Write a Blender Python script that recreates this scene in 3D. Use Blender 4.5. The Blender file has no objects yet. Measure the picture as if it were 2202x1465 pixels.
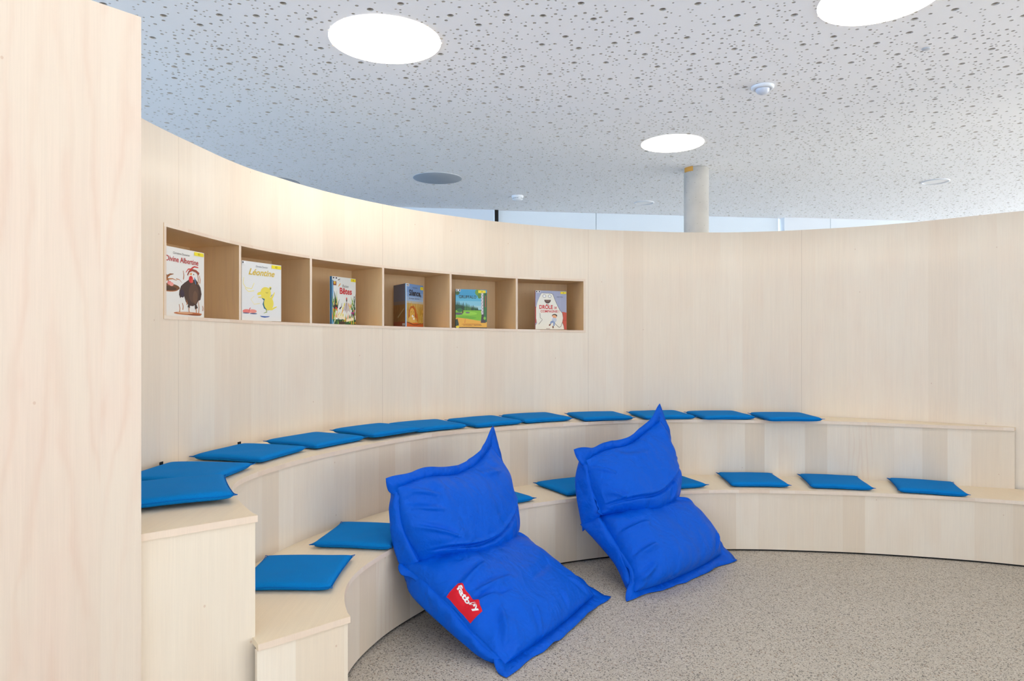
import bpy, bmesh, math, random
import numpy as np
from mathutils import Vector, noise
from mathutils.geometry import delaunay_2d_cdt

S = bpy.context.scene
COL = S.collection
# ------------------------------------------------------------------ camera
cam = bpy.data.cameras.new('camera'); camo = bpy.data.objects.new('camera', cam); COL.objects.link(camo)
camo.location = (0, 0, 1.40); camo.rotation_euler = (math.pi/2, 0, 0)
cam.sensor_width = 36.0; cam.lens = 1445/2202*36; cam.shift_y = -4.5/2202; cam.clip_start = .05; cam.clip_end = 200
S.camera = camo
# ------------------------------------------------------------------ world, exposure
w = bpy.data.worlds.new('sky'); S.world = w; w.use_nodes = True
nt = w.node_tree; nt.nodes.clear()
wo = nt.nodes.new('ShaderNodeOutputWorld'); bg = nt.nodes.new('ShaderNodeBackground')
bg.inputs['Strength'].default_value = 1.0
# overcast daylight outside: brighter towards the big windows on the right, bluer on the far left
wt = nt.nodes.new('ShaderNodeTexCoord'); ws = nt.nodes.new('ShaderNodeSeparateXYZ'); nt.links.new(wt.outputs['Generated'], ws.inputs[0])
wr = nt.nodes.new('ShaderNodeValToRGB'); wm = nt.nodes.new('ShaderNodeMath'); wm.operation = 'MULTIPLY_ADD'; wm.inputs[1].default_value = .5; wm.inputs[2].default_value = .5
nt.links.new(ws.outputs[0], wm.inputs[0]); nt.links.new(wm.outputs[0], wr.inputs[0]); 
wz = nt.nodes.new('ShaderNodeMapRange'); wz.inputs[1].default_value = .25; wz.inputs[2].default_value = -.15; wz.inputs[3].default_value = 1.0; wz.inputs[4].default_value = 4.5
nt.links.new(ws.outputs[2], wz.inputs[0]); wx = nt.nodes.new('ShaderNodeVectorMath'); wx.operation = 'SCALE'      # glow added below the horizon to brighten the ceiling
wy = nt.nodes.new('ShaderNodeMapRange'); wy.inputs[1].default_value = -.8; wy.inputs[2].default_value = .2; wy.inputs[3].default_value = .45; wy.inputs[4].default_value = 1.0
nt.links.new(ws.outputs[1], wy.inputs[0]); wq = nt.nodes.new('ShaderNodeMath'); wq.operation = 'MULTIPLY'
nt.links.new(wy.outputs[0], wq.inputs[0]); nt.links.new(wz.outputs[0], wq.inputs[1])
nt.links.new(wr.outputs[0], wx.inputs[0]); nt.links.new(wq.outputs[0], wx.inputs['Scale']); nt.links.new(wx.outputs[0], bg.inputs['Color'])
wr.color_ramp.elements[0].color = (.62, 1.02, 1.62, 1); wr.color_ramp.elements[1].color = (1.75, 1.9, 2.05, 1)
we = wr.color_ramp.elements.new(.5); we.color = (.80, .86, .92, 1)
nt.links.new(bg.outputs[0], wo.inputs[0])
S.view_settings.view_transform = 'Standard'; S.view_settings.look = 'None'
S.view_settings.exposure = 0.77; S.view_settings.gamma = 1.0; S.view_settings.use_curve_mapping = False
LAMP = 5.0

# ------------------------------------------------------------------ helpers
def lin(c):
    return tuple(((v/255)/12.92 if v/255 <= .04045 else ((v/255+.055)/1.055)**2.4) for v in c)
MATS = {}
def mat(name, rgb, rough=.6, spec=.3, **kw):
    if name in MATS: return MATS[name]
    m = bpy.data.materials.new(name); m.use_nodes = True
    b = m.node_tree.nodes['Principled BSDF']
    b.inputs['Base Color'].default_value = (*rgb, 1); b.inputs['Roughness'].default_value = rough
    b.inputs['Specular IOR Level'].default_value = spec
    for k, v in kw.items(): b.inputs[k.replace('_', ' ')].default_value = v
    MATS[name] = m; return m
def srgb(name, c, rough=.6, spec=.3, **kw): return mat(name, lin(c), rough, spec, **kw)
class N:
    """small node helper"""
    def __init__(s, m): s.t = m.node_tree; s.b = s.t.nodes['Principled BSDF']
    def n(s, typ, **kw):
        o = s.t.nodes.new(typ)
        for k, v in kw.items(): setattr(o, k, v)
        return o
    def l(s, a, b): s.t.links.new(a, b)
    def math(s, op, a, b=None, c=None):
        o = s.n('ShaderNodeMath', operation=op)
        for i, v in enumerate((a, b, c)):
            if v is None: continue
            if isinstance(v, (int, float)): o.inputs[i].default_value = v
            else: s.l(v, o.inputs[i])
        return o.outputs[0]
    def mix(s, f, a, b, blend='MIX'):
        o = s.n('ShaderNodeMix', data_type='RGBA', blend_type=blend)
        for i, v in ((0, f), (6, a), (7, b)):
            if isinstance(v, (int, float)): o.inputs[i].default_value = v
            elif isinstance(v, tuple): o.inputs[i].default_value = (*v, 1) if len(v) == 3 else v
            else: s.l(v, o.inputs[i])
        return o.outputs[2]
    def bump(s, h, strength, dist):
        o = s.n('ShaderNodeBump'); o.inputs['Strength'].default_value = strength; o.inputs['Distance'].default_value = dist
        s.l(h, o.inputs['Height']); s.l(o.outputs[0], s.b.inputs['Normal'])

def link(o, parent=None):
    COL.objects.link(o)
    if parent: o.parent = parent
    return o
def tag(o, label=None, cat=None, group=None, kind=None):
    if label: o['label'] = label
    if cat: o['category'] = cat
    if group: o['group'] = group
    if kind: o['kind'] = kind
    return o
def empty(name, loc=(0, 0, 0), rz=0):
    o = bpy.data.objects.new(name, None); o.location = loc; o.rotation_euler = (0, 0, rz); o.empty_display_size = .1
    return link(o)
class MB:
    def __init__(s): s.v = []; s.f = []; s.uv = []; s.mi = []; s.sm = []
    def add(s, vs, fs, uvs=None, mi=0, smooth=False):
        o = len(s.v); s.v += [tuple(v) for v in vs]
        for i, f in enumerate(fs):
            s.f.append([o+k for k in f]); s.mi.append(mi); s.sm.append(smooth)
            s.uv.append([uvs[k] for k in f] if uvs else [(vs[k][0], vs[k][1]) for k in f])
    def face(s, vs, uv=None, mi=0, smooth=False): s.add(vs, [list(range(len(vs)))], uv, mi, smooth)
    def grid(s, rows, uvrows=None, mi=0, smooth=True, flip=False):
        n = len(rows[0]); vs = [p for r in rows for p in r]; uv = [p for r in uvrows for p in r] if uvrows else None
        fs = []
        for i in range(len(rows)-1):
            for j in range(n-1):
                q = [i*n+j, i*n+j+1, (i+1)*n+j+1, (i+1)*n+j]
                fs.append(q[::-1] if flip else q)
        s.add(vs, fs, uv, mi, smooth)
    def box(s, x0, x1, y0, y1, z0, z1, mi=0):
        v = [(x, y, z) for z in (z0, z1) for y in (y0, y1) for x in (x0, x1)]
        for f in ([0, 2, 3, 1], [4, 5, 7, 6], [0, 1, 5, 4], [2, 6, 7, 3], [0, 4, 6, 2], [1, 3, 7, 5]):
            q = [v[k] for k in f]
            if f in ([0, 2, 3, 1], [4, 5, 7, 6]): uv = [(p[0], p[1]) for p in q]
            elif f in ([0, 1, 5, 4], [2, 6, 7, 3]): uv = [(p[0], p[2]) for p in q]
            else: uv = [(p[1], p[2]) for p in q]
            s.face(q, uv, mi)
    def lathe(s, prof, n=48, mi=0, c=(0, 0), smooth=True):
        rows = [[(c[0]+r*math.cos(2*math.pi*k/n), c[1]+r*math.sin(2*math.pi*k/n), z) for k in range(n+1)] for r, z in prof]
        s.grid(rows, None, mi, smooth)
    def build(s, name, mats, parent=None, weld=False, bevel=0, auto=None):
        me = bpy.data.meshes.new(name); me.from_pydata(s.v, [], s.f)
        uvl = me.uv_layers.new(name='UVMap'); flat = [c for f in s.uv for p in f for c in p[:2]]
        uvl.data.foreach_set('uv', flat)
        me.polygons.foreach_set('material_index', s.mi); me.polygons.foreach_set('use_smooth', s.sm)
        for m in (mats if isinstance(mats, (list, tuple)) else [mats]): me.materials.append(m)
        if weld:
            bm = bmesh.new(); bm.from_mesh(me); bmesh.ops.remove_doubles(bm, verts=bm.verts, dist=1e-5)
            bmesh.ops.recalc_face_normals(bm, faces=bm.faces); bm.to_mesh(me); bm.free()
        me.update()
        o = bpy.data.objects.new(name, me); link(o, parent)
        if bevel:
            b = o.modifiers.new('b', 'BEVEL'); b.width = bevel; b.segments = 2; b.limit_method = 'ANGLE'; b.angle_limit = math.radians(50)
        return o

# ------------------------------------------------------------------ materials
def wood(name, strips=6.5, grain_dir=0, cath=.5, c0=(240, 225, 208), c1=(226, 208, 188), pink=(231, 203, 184), seed=0.0, seam=None):
    m = bpy.data.materials.new(name); m.use_nodes = True; g = N(m)
    uvn = g.n('ShaderNodeUVMap', uv_map='UVMap'); sp = g.n('ShaderNodeSeparateXYZ'); g.l(uvn.outputs[0], sp.inputs[0])
    u, v = (sp.outputs[0], sp.outputs[1]) if grain_dir == 0 else (sp.outputs[1], sp.outputs[0])
    us = g.math('MULTIPLY_ADD', u, strips, seed)
    vo = g.n('ShaderNodeTexVoronoi', voronoi_dimensions='1D', feature='F1'); g.l(us, vo.inputs['W']); vo.inputs['Scale'].default_value = 1
    vo.inputs['Randomness'].default_value = .75
    sc = g.n('ShaderNodeSeparateColor'); g.l(vo.outputs['Color'], sc.inputs[0])
    r, gg, bb = sc.outputs
    # stretched grain
    cb = g.n('ShaderNodeCombineXYZ'); g.l(g.math('MULTIPLY', u, 55), cb.inputs[0]); g.l(g.math('MULTIPLY_ADD', v, 1.6, r), cb.inputs[1]); g.l(g.math('MULTIPLY', r, 20), cb.inputs[2])
    n1 = g.n('ShaderNodeTexNoise'); g.l(cb.outputs[0], n1.inputs['Vector']); n1.inputs['Scale'].default_value = 1; n1.inputs['Detail'].default_value = 5
    cb2 = g.n('ShaderNodeCombineXYZ'); g.l(g.math('MULTIPLY', u, 260), cb2.inputs[0]); g.l(g.math('MULTIPLY', v, 5), cb2.inputs[1])
    n2 = g.n('ShaderNodeTexNoise'); g.l(cb2.outputs[0], n2.inputs['Vector']); n2.inputs['Scale'].default_value = 1; n2.inputs['Detail'].default_value = 3
    # broad mottling
    cb3 = g.n('ShaderNodeCombineXYZ'); g.l(g.math('MULTIPLY', u, 7), cb3.inputs[0]); g.l(g.math('MULTIPLY', v, 2.2), cb3.inputs[1]); g.l(g.math('MULTIPLY', gg, 9), cb3.inputs[2])
    n3 = g.n('ShaderNodeTexNoise'); g.l(cb3.outputs[0], n3.inputs['Vector']); n3.inputs['Scale'].default_value = 1; n3.inputs['Detail'].default_value = 4
    # cathedral figure: nested peaks around each leaf's centre
    d = g.math('ABSOLUTE', g.math('ADD', vo.outputs['Distance'], g.math('MULTIPLY', n3.outputs[0], .16)))
    ph = g.math('ADD', g.math('MULTIPLY', v, 8.0), g.math('MULTIPLY', g.math('POWER', d, 1.25), 30.0))
    ph = g.math('ADD', ph, g.math('MULTIPLY', n3.outputs[0], 7.0)); ph = g.math('ADD', ph, g.math('MULTIPLY', bb, 6.0))
    wv = g.math('POWER', g.math('MULTIPLY_ADD', g.math('SINE', ph), .5, .5), 5.0)
    msk = g.math('MULTIPLY', g.math('GREATER_THAN', gg, 1-cath), g.math('MULTIPLY_ADD', n3.outputs[0], 1.4, -.25)); msk = g.math('MAXIMUM', msk, 0.0)
    cat = g.math('MULTIPLY', wv, msk)
    col = g.mix(r, lin(c0), lin(c1))
    col = g.mix(g.math('MULTIPLY', g.math('SUBTRACT', n3.outputs[0], .42), 1.3), col, lin(pink)) if True else col
    gr = g.math('MULTIPLY_ADD', n1.outputs[0], .08, .96); gr = g.math('MULTIPLY', gr, g.math('MULTIPLY_ADD', n2.outputs[0], .10, .95))
    cg = g.n('ShaderNodeCombineColor'); 
    for i in range(3): g.l(gr, cg.inputs[i])
    col = g.mix(1.0, col, cg.outputs[0], 'MULTIPLY')
    col = g.mix(g.math('MULTIPLY', cat, .32), col, lin((214, 172, 146)))
    # pin knots
    vk = g.n('ShaderNodeTexVoronoi', voronoi_dimensions='2D'); cbk = g.n('ShaderNodeCombineXYZ'); g.l(g.math('MULTIPLY', u, 2.6), cbk.inputs[0]); g.l(g.math('MULTIPLY', v, 2.0), cbk.inputs[1])
    g.l(cbk.outputs[0], vk.inputs['Vector']); vk.inputs['Scale'].default_value = 1
    sk = g.n('ShaderNodeSeparateColor'); g.l(vk.outputs['Color'], sk.inputs[0])
    kn = g.math('MULTIPLY', g.math('LESS_THAN', vk.outputs['Distance'], .009), g.math('GREATER_THAN', sk.outputs[0], .62))
    col = g.mix(g.math('MULTIPLY', kn, .35), col, lin((190, 140, 105)))
    if seam:
        fr = g.math('FRACT', g.math('MULTIPLY_ADD', u, 1/seam[0], seam[1]))
        ln = g.math('LESS_THAN', fr, .0022/seam[0])
        col = g.mix(g.math('MULTIPLY', ln, .4), col, lin((150, 120, 90)))
    g.l(col, g.b.inputs['Base Color'])
    g.b.inputs['Roughness'].default_value = .42; g.b.inputs['Specular IOR Level'].default_value = .35
    g.bump(g.math('ADD', n1.outputs[0], n2.outputs[0]), .06, .002)
    return m
W_WALL = wood('maple_wall', 5.5, 0, .04, c0=(246, 232, 212), c1=(239, 222, 200), pink=(241, 218, 195), seed=3.3, seam=(1.628, 0.9689))
W_RISER = wood('maple_riser', 6.3, 0, .12, c0=(244, 231, 212), c1=(231, 213, 189), pink=(235, 212, 186), seed=11.7)
W_RISER2 = wood('maple_riser_upper', 6.8, 0, .12, c0=(244, 231, 212), c1=(231, 213, 189), pink=(235, 212, 186), seed=31.2)
W_TOP = wood('maple_top', 2.0, 0, .15, c0=(246, 230, 202), c1=(243, 224, 193), pink=(243, 217, 184), seed=7.1)
W_PANEL = wood('maple_panel', 3.2, 0, .75, c0=(231, 215, 196), c1=(225, 205, 185), pink=(229, 199, 180), seed=5.55)
W_NOSE = wood('maple_edge', 5.0, 0, 0, c0=(245, 229, 210), c1=(236, 213, 190), pink=(239, 212, 188), seed=2.0)
W_NICHE = wood('maple_niche', 4.5, 0, .3, c0=(240, 209, 162), c1=(233, 199, 152), pink=(229, 190, 142), seed=9.0)
BLACK = srgb('black_plinth', (26, 24, 22), .7)

def terrazzo():
    m = bpy.data.materials.new('ground_concrete'); m.use_nodes = True; g = N(m)
    tc = g.n('ShaderNodeTexCoord')
    def vor(scale, seedoff):
        mp = g.n('ShaderNodeMapping'); mp.inputs['Location'].default_value = (seedoff, seedoff*.7, 0); g.l(tc.outputs['Object'], mp.inputs[0])
        nz = g.n('ShaderNodeTexNoise'); g.l(mp.outputs[0], nz.inputs['Vector']); nz.inputs['Scale'].default_value = scale*1.3
        ad = g.n('ShaderNodeMix', data_type='RGBA', blend_type='LINEAR_LIGHT'); ad.inputs[0].default_value = .35/scale
        g.l(mp.outputs[0], ad.inputs[6]); g.l(nz.outputs['Color'], ad.inputs[7])
        v = g.n('ShaderNodeTexVoronoi', voronoi_dimensions='2D'); g.l(ad.outputs[2], v.inputs['Vector']); v.inputs['Scale'].default_value = scale
        sc = g.n('ShaderNodeSeparateColor'); g.l(v.outputs['Color'], sc.inputs[0])
        return v.outputs['Distance'], sc.outputs
    base = g.n('ShaderNodeTexNoise'); g.l(tc.outputs['Object'], base.inputs['Vector']); base.inputs['Scale'].default_value = 2.2; base.inputs['Detail'].default_value = 5
    col = g.mix(base.outputs[0], lin((192, 183, 168)), lin((210, 201, 186)))
    fine = g.n('ShaderNodeTexNoise'); g.l(tc.outputs['Object'], fine.inputs['Vector']); fine.inputs['Scale'].default_value = 170; fine.inputs['Detail'].default_value = 3
    col = g.mix(g.math('MULTIPLY', g.math('GREATER_THAN', fine.outputs[0], .56), .4), col, lin((142, 132, 120)))
    for scale, off, lo, c, a, sz in ((210, 3.1, .66, (134, 126, 115), .5, .40), (140, 9.2, .70, (214, 208, 198), .6, .42), (150, 1.7, .82, (62, 58, 54), .85, .38), (85, 5.5, .86, (66, 62, 58), .75, .22), (60, 8.8, .86, (218, 211, 200), .6, .3), (70, 2.2, .90, (146, 112, 86), .6, .28), (48, 4.4, .90, (84, 78, 74), .7, .2)):
        d, rnd = vor(scale, off)
        k = g.math('MULTIPLY', g.math('LESS_THAN', d, sz), g.math('GREATER_THAN', rnd[0], lo))
        col = g.mix(g.math('MULTIPLY', k, a), col, lin(c))
    g.l(col, g.b.inputs['Base Color']); g.b.inputs['Roughness'].default_value = .5; g.b.inputs['Specular IOR Level'].default_value = .3
    return m
def plaster(name, c, sc=40, amp=.03):
    m = srgb(name, c, .85, .2); g = N(m); tc = g.n('ShaderNodeTexCoord'); n = g.n('ShaderNodeTexNoise'); n.inputs['Scale'].default_value = sc
    g.l(tc.outputs['Object'], n.inputs['Vector']); g.bump(n.outputs[0], amp, .002); return m
def nylon(name, c, rough=.48):
    m = srgb(name, c, rough, .14); g = N(m); tc = g.n('ShaderNodeTexCoord')
    n = g.n('ShaderNodeTexNoise'); n.inputs['Scale'].default_value = 9; n.inputs['Detail'].default_value = 4; n.inputs['Distortion'].default_value = 1.6
    g.l(tc.outputs['Object'], n.inputs['Vector'])
    n2 = g.n('ShaderNodeTexNoise'); n2.inputs['Scale'].default_value = 30; n2.inputs['Detail'].default_value = 3; n2.inputs['Distortion'].default_value = .8
    g.l(tc.outputs['Object'], n2.inputs['Vector'])
    n3 = g.n('ShaderNodeTexNoise'); n3.inputs['Scale'].default_value = 5.5; n3.inputs['Detail'].default_value = 2; n3.inputs['Distortion'].default_value = 1.1
    g.l(tc.outputs['Object'], n3.inputs['Vector'])
    rid = g.math('MINIMUM', g.math('MULTIPLY', g.math('ABSOLUTE', g.math('SUBTRACT', n3.outputs[0], .5)), 7.0), 1.0)      # sharp fold lines in the taut cloth
    msk = g.math('MULTIPLY', rid, g.math('GREATER_THAN', n.outputs[0], 0.0))
    g.bump(g.math('ADD', g.math('ADD', n.outputs[0], g.math('MULTIPLY', n2.outputs[0], .25)), g.math('MULTIPLY', msk, .30)), .40, .02); return m
def felt(name, c):
    m = srgb(name, c, .9, .15); g = N(m); tc = g.n('ShaderNodeTexCoord')
    n = g.n('ShaderNodeTexNoise'); n.inputs['Scale'].default_value = 420; n.inputs['Detail'].default_value = 3
    g.l(tc.outputs['Object'], n.inputs['Vector'])
    n2 = g.n('ShaderNodeTexNoise'); n2.inputs['Scale'].default_value = 5; g.l(tc.outputs['Object'], n2.inputs['Vector'])
    col = g.mix(n.outputs[0], lin(tuple(v*.88 for v in c)), lin(tuple(min(255, v*1.12) for v in c)))
    g.l(col, g.b.inputs['Base Color'])
    g.bump(g.math('ADD', g.math('MULTIPLY', n.outputs[0], .1), n2.outputs[0]), .25, .006); return m
def emis(name, c, s):
    m = mat(name, (.8, .8, .8), .5); b = m.node_tree.nodes['Principled BSDF']; b.inputs['Emission Color'].default_value = (*c, 1); b.inputs['Emission Strength'].default_value = s; return m

M_FLOOR = terrazzo(); M_CEIL = plaster('ceiling_plaster', (248, 247, 247)); M_FLEECE = srgb('hole_fleece', (148, 141, 133), .95, .1)
M_WHITE = plaster('white_wall', (226, 230, 234)); M_PALE = srgb('pale_blue_laminate', (226, 234, 240), .35, .4); M_PALE2 = srgb('white_laminate', (228, 233, 236), .4, .4)
M_BAG = nylon('royal_blue_nylon', (0, 92, 214)); M_PAD = felt('azure_felt', (0, 124, 200)); M_PADE = felt('azure_piping', (0, 104, 188)); M_LBL = srgb('black_tag', (30, 32, 34), .8)
M_LAMP = emis('lamp_diffuser', (1.0, .90, .77), LAMP); M_LAMPOFF = srgb('unlit_diffuser', (164, 170, 178), .5); M_RIM = srgb('white_metal', (225, 227, 230), .4, .5)

# ------------------------------------------------------------------ plan curves (polar about the arena centre)
CX, CY = 1.35, 2.75
KN = [-30+10*i for i in range(25)]
R_N1 = [2.6933, 2.7499, 2.7875, 2.8014, 2.768, 2.6256, 2.404, 2.1699, 1.973, 1.8325, 1.7369, 1.6861, 1.663, 1.6495, 1.6649, 1.7038, 1.763, 1.8303, 1.8726, 1.9173, 1.9813, 2.0174, 1.9641, 1.8497, 1.6865]
R_N2 = [3.1082, 3.1499, 3.1815, 3.2007, 3.1898, 3.1002, 2.8957, 2.6011, 2.379, 2.2707, 2.1946, 2.1274, 2.1286, 2.1436, 2.1523, 2.1604, 2.2178, 2.3093, 2.3421, 2.3862, 2.453, 2.4793, 2.3164, 2.1359, 2.0134]
R_W = [3.2012, 3.1997, 3.2059, 3.2217, 3.2216, 3.1164, 2.8704, 2.6329, 2.5517, 2.5268, 2.5048, 2.5086, 2.5052, 2.5271, 2.6019, 2.6949, 2.7905, 2.882, 2.9591, 2.9891, 2.9499, 2.9446, 2.9203, 2.88, 2.8271]
def cr(tab, th):
    s = (th+30)/10; k = int(min(max(math.floor(s), 1), len(tab)-3)); u = s-k
    a, b, c, d = tab[k-1:k+3]
    return .5*(2*b+(c-a)*u+(2*a-5*b+4*c-d)*u*u+(3*b-a-3*c+d)*u**3)
def xy(r, th): t = math.radians(th); return (CX+r*math.cos(t), CY+r*math.sin(t))
def n1(th, off=0): return xy(cr(R_N1, th)+off, th)
def n2(th, off=0): return xy(cr(R_N2, th)+off, th)
def wl(th, off=0): return xy(cr(R_W, th)+off, th)
def pw(tab, th):
    if th <= tab[0][0]: return tab[0][1]
    for (a, x), (b, y) in zip(tab, tab[1:]):
        if th <= b: return x+(y-x)*(th-a)/(b-a)
    return tab[-1][1]
H1, H2, TB = .405, .811, .022
ZTOP = [(-30, 2.26), (39.7, 2.243), (53, 2.229), (63, 2.2255), (73, 2.224), (83, 2.2265), (91.6, 2.231), (108, 2.247), (120, 2.272), (136, 2.305), (146, 2.328), (156, 2.349), (163, 2.351), (177, 2.348), (210, 2.35)]
NB = [(108, 1.4625), (119, 1.470), (130, 1.4775), (140.6, 1.4855), (151, 1.4945), (162, 1.5015), (174.3, 1.505)]    # niche inner bottom
NTp = [(108, 1.8425), (119, 1.853), (130, 1.867), (140.6, 1.881), (151, 1.896), (162, 1.9075), (174.3, 1.910)]      # niche inner top
NA, NZ, BT = 107.6, 174.2, .0165
def arclen(fn, ths):
    out = [0]; p = fn(ths[0])
    for t in ths[1:]:
        q = fn(t); out.append(out[-1]+math.hypot(q[0]-p[0], q[1]-p[1])); p = q
    return out
def lsp(a, b, n): return [a+(b-a)*i/n for i in range(n+1)]

# ------------------------------------------------------------------ structure
def struct(o): o['kind'] = 'structure'; return o
fb = MB(); fb.box(-11, 14, -8, 12.5, -.1, 0); struct(fb.build('floor', M_FLOOR))

def ceiling():
    rnd = random.Random(5); T = 1.6; holes = []
    for r, cnt, gap in ((.0200, 42, .13), (.0108, 200, .026), (.0066, 540, .010)):
        k = 0; tries = 0
        while k < cnt and tries < 40000:
            tries += 1
            x = rnd.uniform(r+.0015, T-r-.0015); y = rnd.uniform(r+.0015, T-r-.0015)
            ok = True
            for (a, b, q) in holes:
                ddx, ddy = abs(a-x), abs(b-y); dd = math.hypot(min(ddx, T-ddx), min(ddy, T-ddy))
                if dd < q+r+.009 or (q == r and dd < 2*r+gap): ok = False; break
            if ok: holes.append((x, y, r)); k += 1
    vs = [Vector((0, 0)), Vector((T, 0)), Vector((T, T)), Vector((0, T))]; es = [(0, 1), (1, 2), (2, 3), (3, 0)]; owner = [-1]*4
    loops = []
    for i, (x, y, r) in enumerate(holes):
        n = 16 if r > .015 else (10 if r > .008 else 8); o = len(vs); lp = []
        for k in range(n):
            a = 2*math.pi*k/n+.2; vs.append(Vector((x+r*math.cos(a), y+r*math.sin(a)))); owner.append(i); lp.append(o+k)
        es += [(lp[k], lp[(k+1) % n]) for k in range(n)]; loops.append(lp)
    ov, oe, of, orig, _, _ = delaunay_2d_cdt(vs, es, [], 0, 1e-7)
    own = [owner[o[0]] if o else -2 for o in orig]
    tris = [f for f in of if not (own[f[0]] >= 0 and own[f[0]] == own[f[1]] == own[f[2]])]
    V = [(v.x, v.y, 0.0) for v in ov]; F = [(f[0], f[2], f[1]) for f in tris]; mi = [0]*len(F)
    inv = {o[0]: i for i, o in enumerate(orig) if o}
    D = .012
    for lp in loops:
        a = [inv[k] for k in lp]; o = len(V); n = len(a)
        V += [(V[k][0], V[k][1], D) for k in a]
        for k in range(n):
            k2 = (k+1) % n
            F.append((a[k], a[k2], o+k2)); F.append((a[k], o+k2, o+k)); mi += [2, 2]
        for k in range(1, n-1): F.append((o, o+k+1, o+k)); mi.append(1)
    V = np.array(V); F = np.array(F, dtype=np.int64); mi = np.array(mi)
    allV, allF, allM = [], [], []; off = 0
    for ix in range(8):
        for iy in range(6):
            r = 0; P = V.copy(); P[:, :2] -= T/2
            for _ in range(r): P[:, [0, 1]] = np.stack([-P[:, 1], P[:, 0]], 1)
            P[:, 0] += -5.6+T*ix+T/2; P[:, 1] += 2.3+T*iy+T/2; P[:, 2] += 3.2
            allV.append(P); allF.append(F+off); allM.append(mi); off += len(V)
    X0, X1, Y0, Y1 = -5.6, -5.6+12.8, 2.3, 2.3+9.6
    ex = []
    for (a, b, c, d) in ((-11, 14, -8, Y0), (-11, X0, Y0, 12.5), (X1, 14, Y0, 12.5), (X0, X1, Y1, 12.5)):
        ex += [(a, c, 3.2), (a, d, 3.2), (b, d, 3.2), (b, c, 3.2)]
    EF = []; 
    for k in range(4): EF += [(off+4*k, off+4*k+1, off+4*k+2), (off+4*k, off+4*k+2, off+4*k+3)]
    off += 16
    sl = [(x, y, z) for z in (3.23, 3.4) for y in (-8, 12.5) for x in (-11, 14)]
    for f in ([0, 2, 3, 1], [4, 5, 7, 6], [0, 1, 5, 4], [2, 6, 7, 3], [0, 4, 6, 2], [1, 3, 7, 5]):
        EF += [(off+f[0], off+f[1], off+f[2]), (off+f[0], off+f[2], off+f[3])]
    VV = np.concatenate(allV+[np.array(ex), np.array(sl, float)]); FF = np.concatenate(allF+[np.array(EF)]); MM = np.concatenate(allM+[np.zeros(len(EF), int)])
    me = bpy.data.meshes.new('ceiling'); me.vertices.add(len(VV)); me.vertices.foreach_set('co', VV.ravel())
    me.loops.add(len(FF)*3); me.loops.foreach_set('vertex_index', FF.ravel().astype(np.int32))
    me.polygons.add(len(FF)); me.polygons.foreach_set('loop_start', np.arange(0, len(FF)*3, 3, dtype=np.int32))
    me.polygons.foreach_set('material_index', MM.astype(np.int32)); me.polygons.foreach_set('use_smooth', np.zeros(len(FF), dtype=bool))
    me.materials.append(M_CEIL); me.materials.append(M_FLEECE); me.materials.append(srgb('gypsum_core', (228, 223, 216), .95, .1)); me.update(calc_edges=True)
    struct(link(bpy.data.objects.new('ceiling', me)))
ceiling()

# curved inner wall with an opening for the book niche
def arena_wall():
    m = MB(); ths = sorted(set([round(t, 3) for t in lsp(-24, 199.5, 300)] + [NA, NZ]))
    L = arclen(wl, ths); TH = .40
    up = lambda t: pw(NTp, t)+BT; lo = lambda t: pw(NB, t)-BT
    def row(zf, off=0): return [(*wl(t, off), zf(t)) for t in ths]
    bands = [(lambda t: 0.0, lo, True), (lo, up, False), (up, lambda t: pw(ZTOP, t), True)]
    for z0, z1, full in bands:
        for i in range(len(ths)-1):
            t0, t1 = ths[i], ths[i+1]
            if not full and t0 >= NA-1e-6 and t1 <= NZ+1e-6: continue
            q = [(*wl(t0), z0(t0)), (*wl(t1), z0(t1)), (*wl(t1), z1(t1)), (*wl(t0), z1(t0))]
            m.face(q, [(L[i], q[0][2]), (L[i+1], q[1][2]), (L[i+1], q[2][2]), (L[i], q[3][2])], 0, True)
    zt = lambda t: pw(ZTOP, t)
    m.grid([row(zt), row(zt, TH)], [[(l, 0) for l in L], [(l, TH) for l in L]], 0, False)
    m.grid([row(lambda t: 0, TH), row(zt, TH)], [[(l, 0) for l in L], [(l, zt(t)) for l, t in zip(L, ths)]], 0, True)
    for t in (ths[0], ths[-1]):
        m.face([(*wl(t), 0), (*wl(t, TH), 0), (*wl(t, TH), zt(t)), (*wl(t), zt(t))], [(0, 0), (TH, 0), (TH, 2.3), (0, 2.3)])
    o = m.build('wall_curved', W_WALL, weld=True); struct(o)
arena_wall()

# tall end panel of the wall, nearest the camera on the left
def slab(m, a, b, th, z0, z1, mi=0, u0=0):
    dx, dy = b[0]-a[0], b[1]-a[1]; L = math.hypot(dx, dy); nx, ny = -dy/L*th, dx/L*th
    c = [(a[0], a[1]), (b[0], b[1]), (b[0]+nx, b[1]+ny), (a[0]+nx, a[1]+ny)]
    zz = z1 if isinstance(z1, tuple) else (z1, z1); top = [zz[0], zz[1], zz[1], zz[0]]
    us = [u0, u0+L, u0+L+th, u0+2*L+th, u0+2*L+2*th]
    for i in range(4):
        j = (i+1) % 4
        m.face([(*c[i], z0), (*c[j], z0), (*c[j], top[j]), (*c[i], top[i])], [(us[i], z0), (us[i+1], z0), (us[i+1], top[j]), (us[i], top[i])], mi)
    m.face([(*c[i], top[i]) for i in range(4)], [(us[0], 0), (us[1], 0), (us[1], th), (us[0], th)], mi)
    m.face([(*c[i], z0) for i in (3, 2, 1, 0)], None, mi)
PR = (-1.103, 1.999); PD = (-.649, -.761)
PL = (PR[0]+PD[0]*1.6, PR[1]+PD[1]*1.6)
m = MB(); slab(m, PL, PR, .05, 0, 2.356, 0, .18); struct(m.build('wall_left', W_PANEL, bevel=.001))

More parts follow.
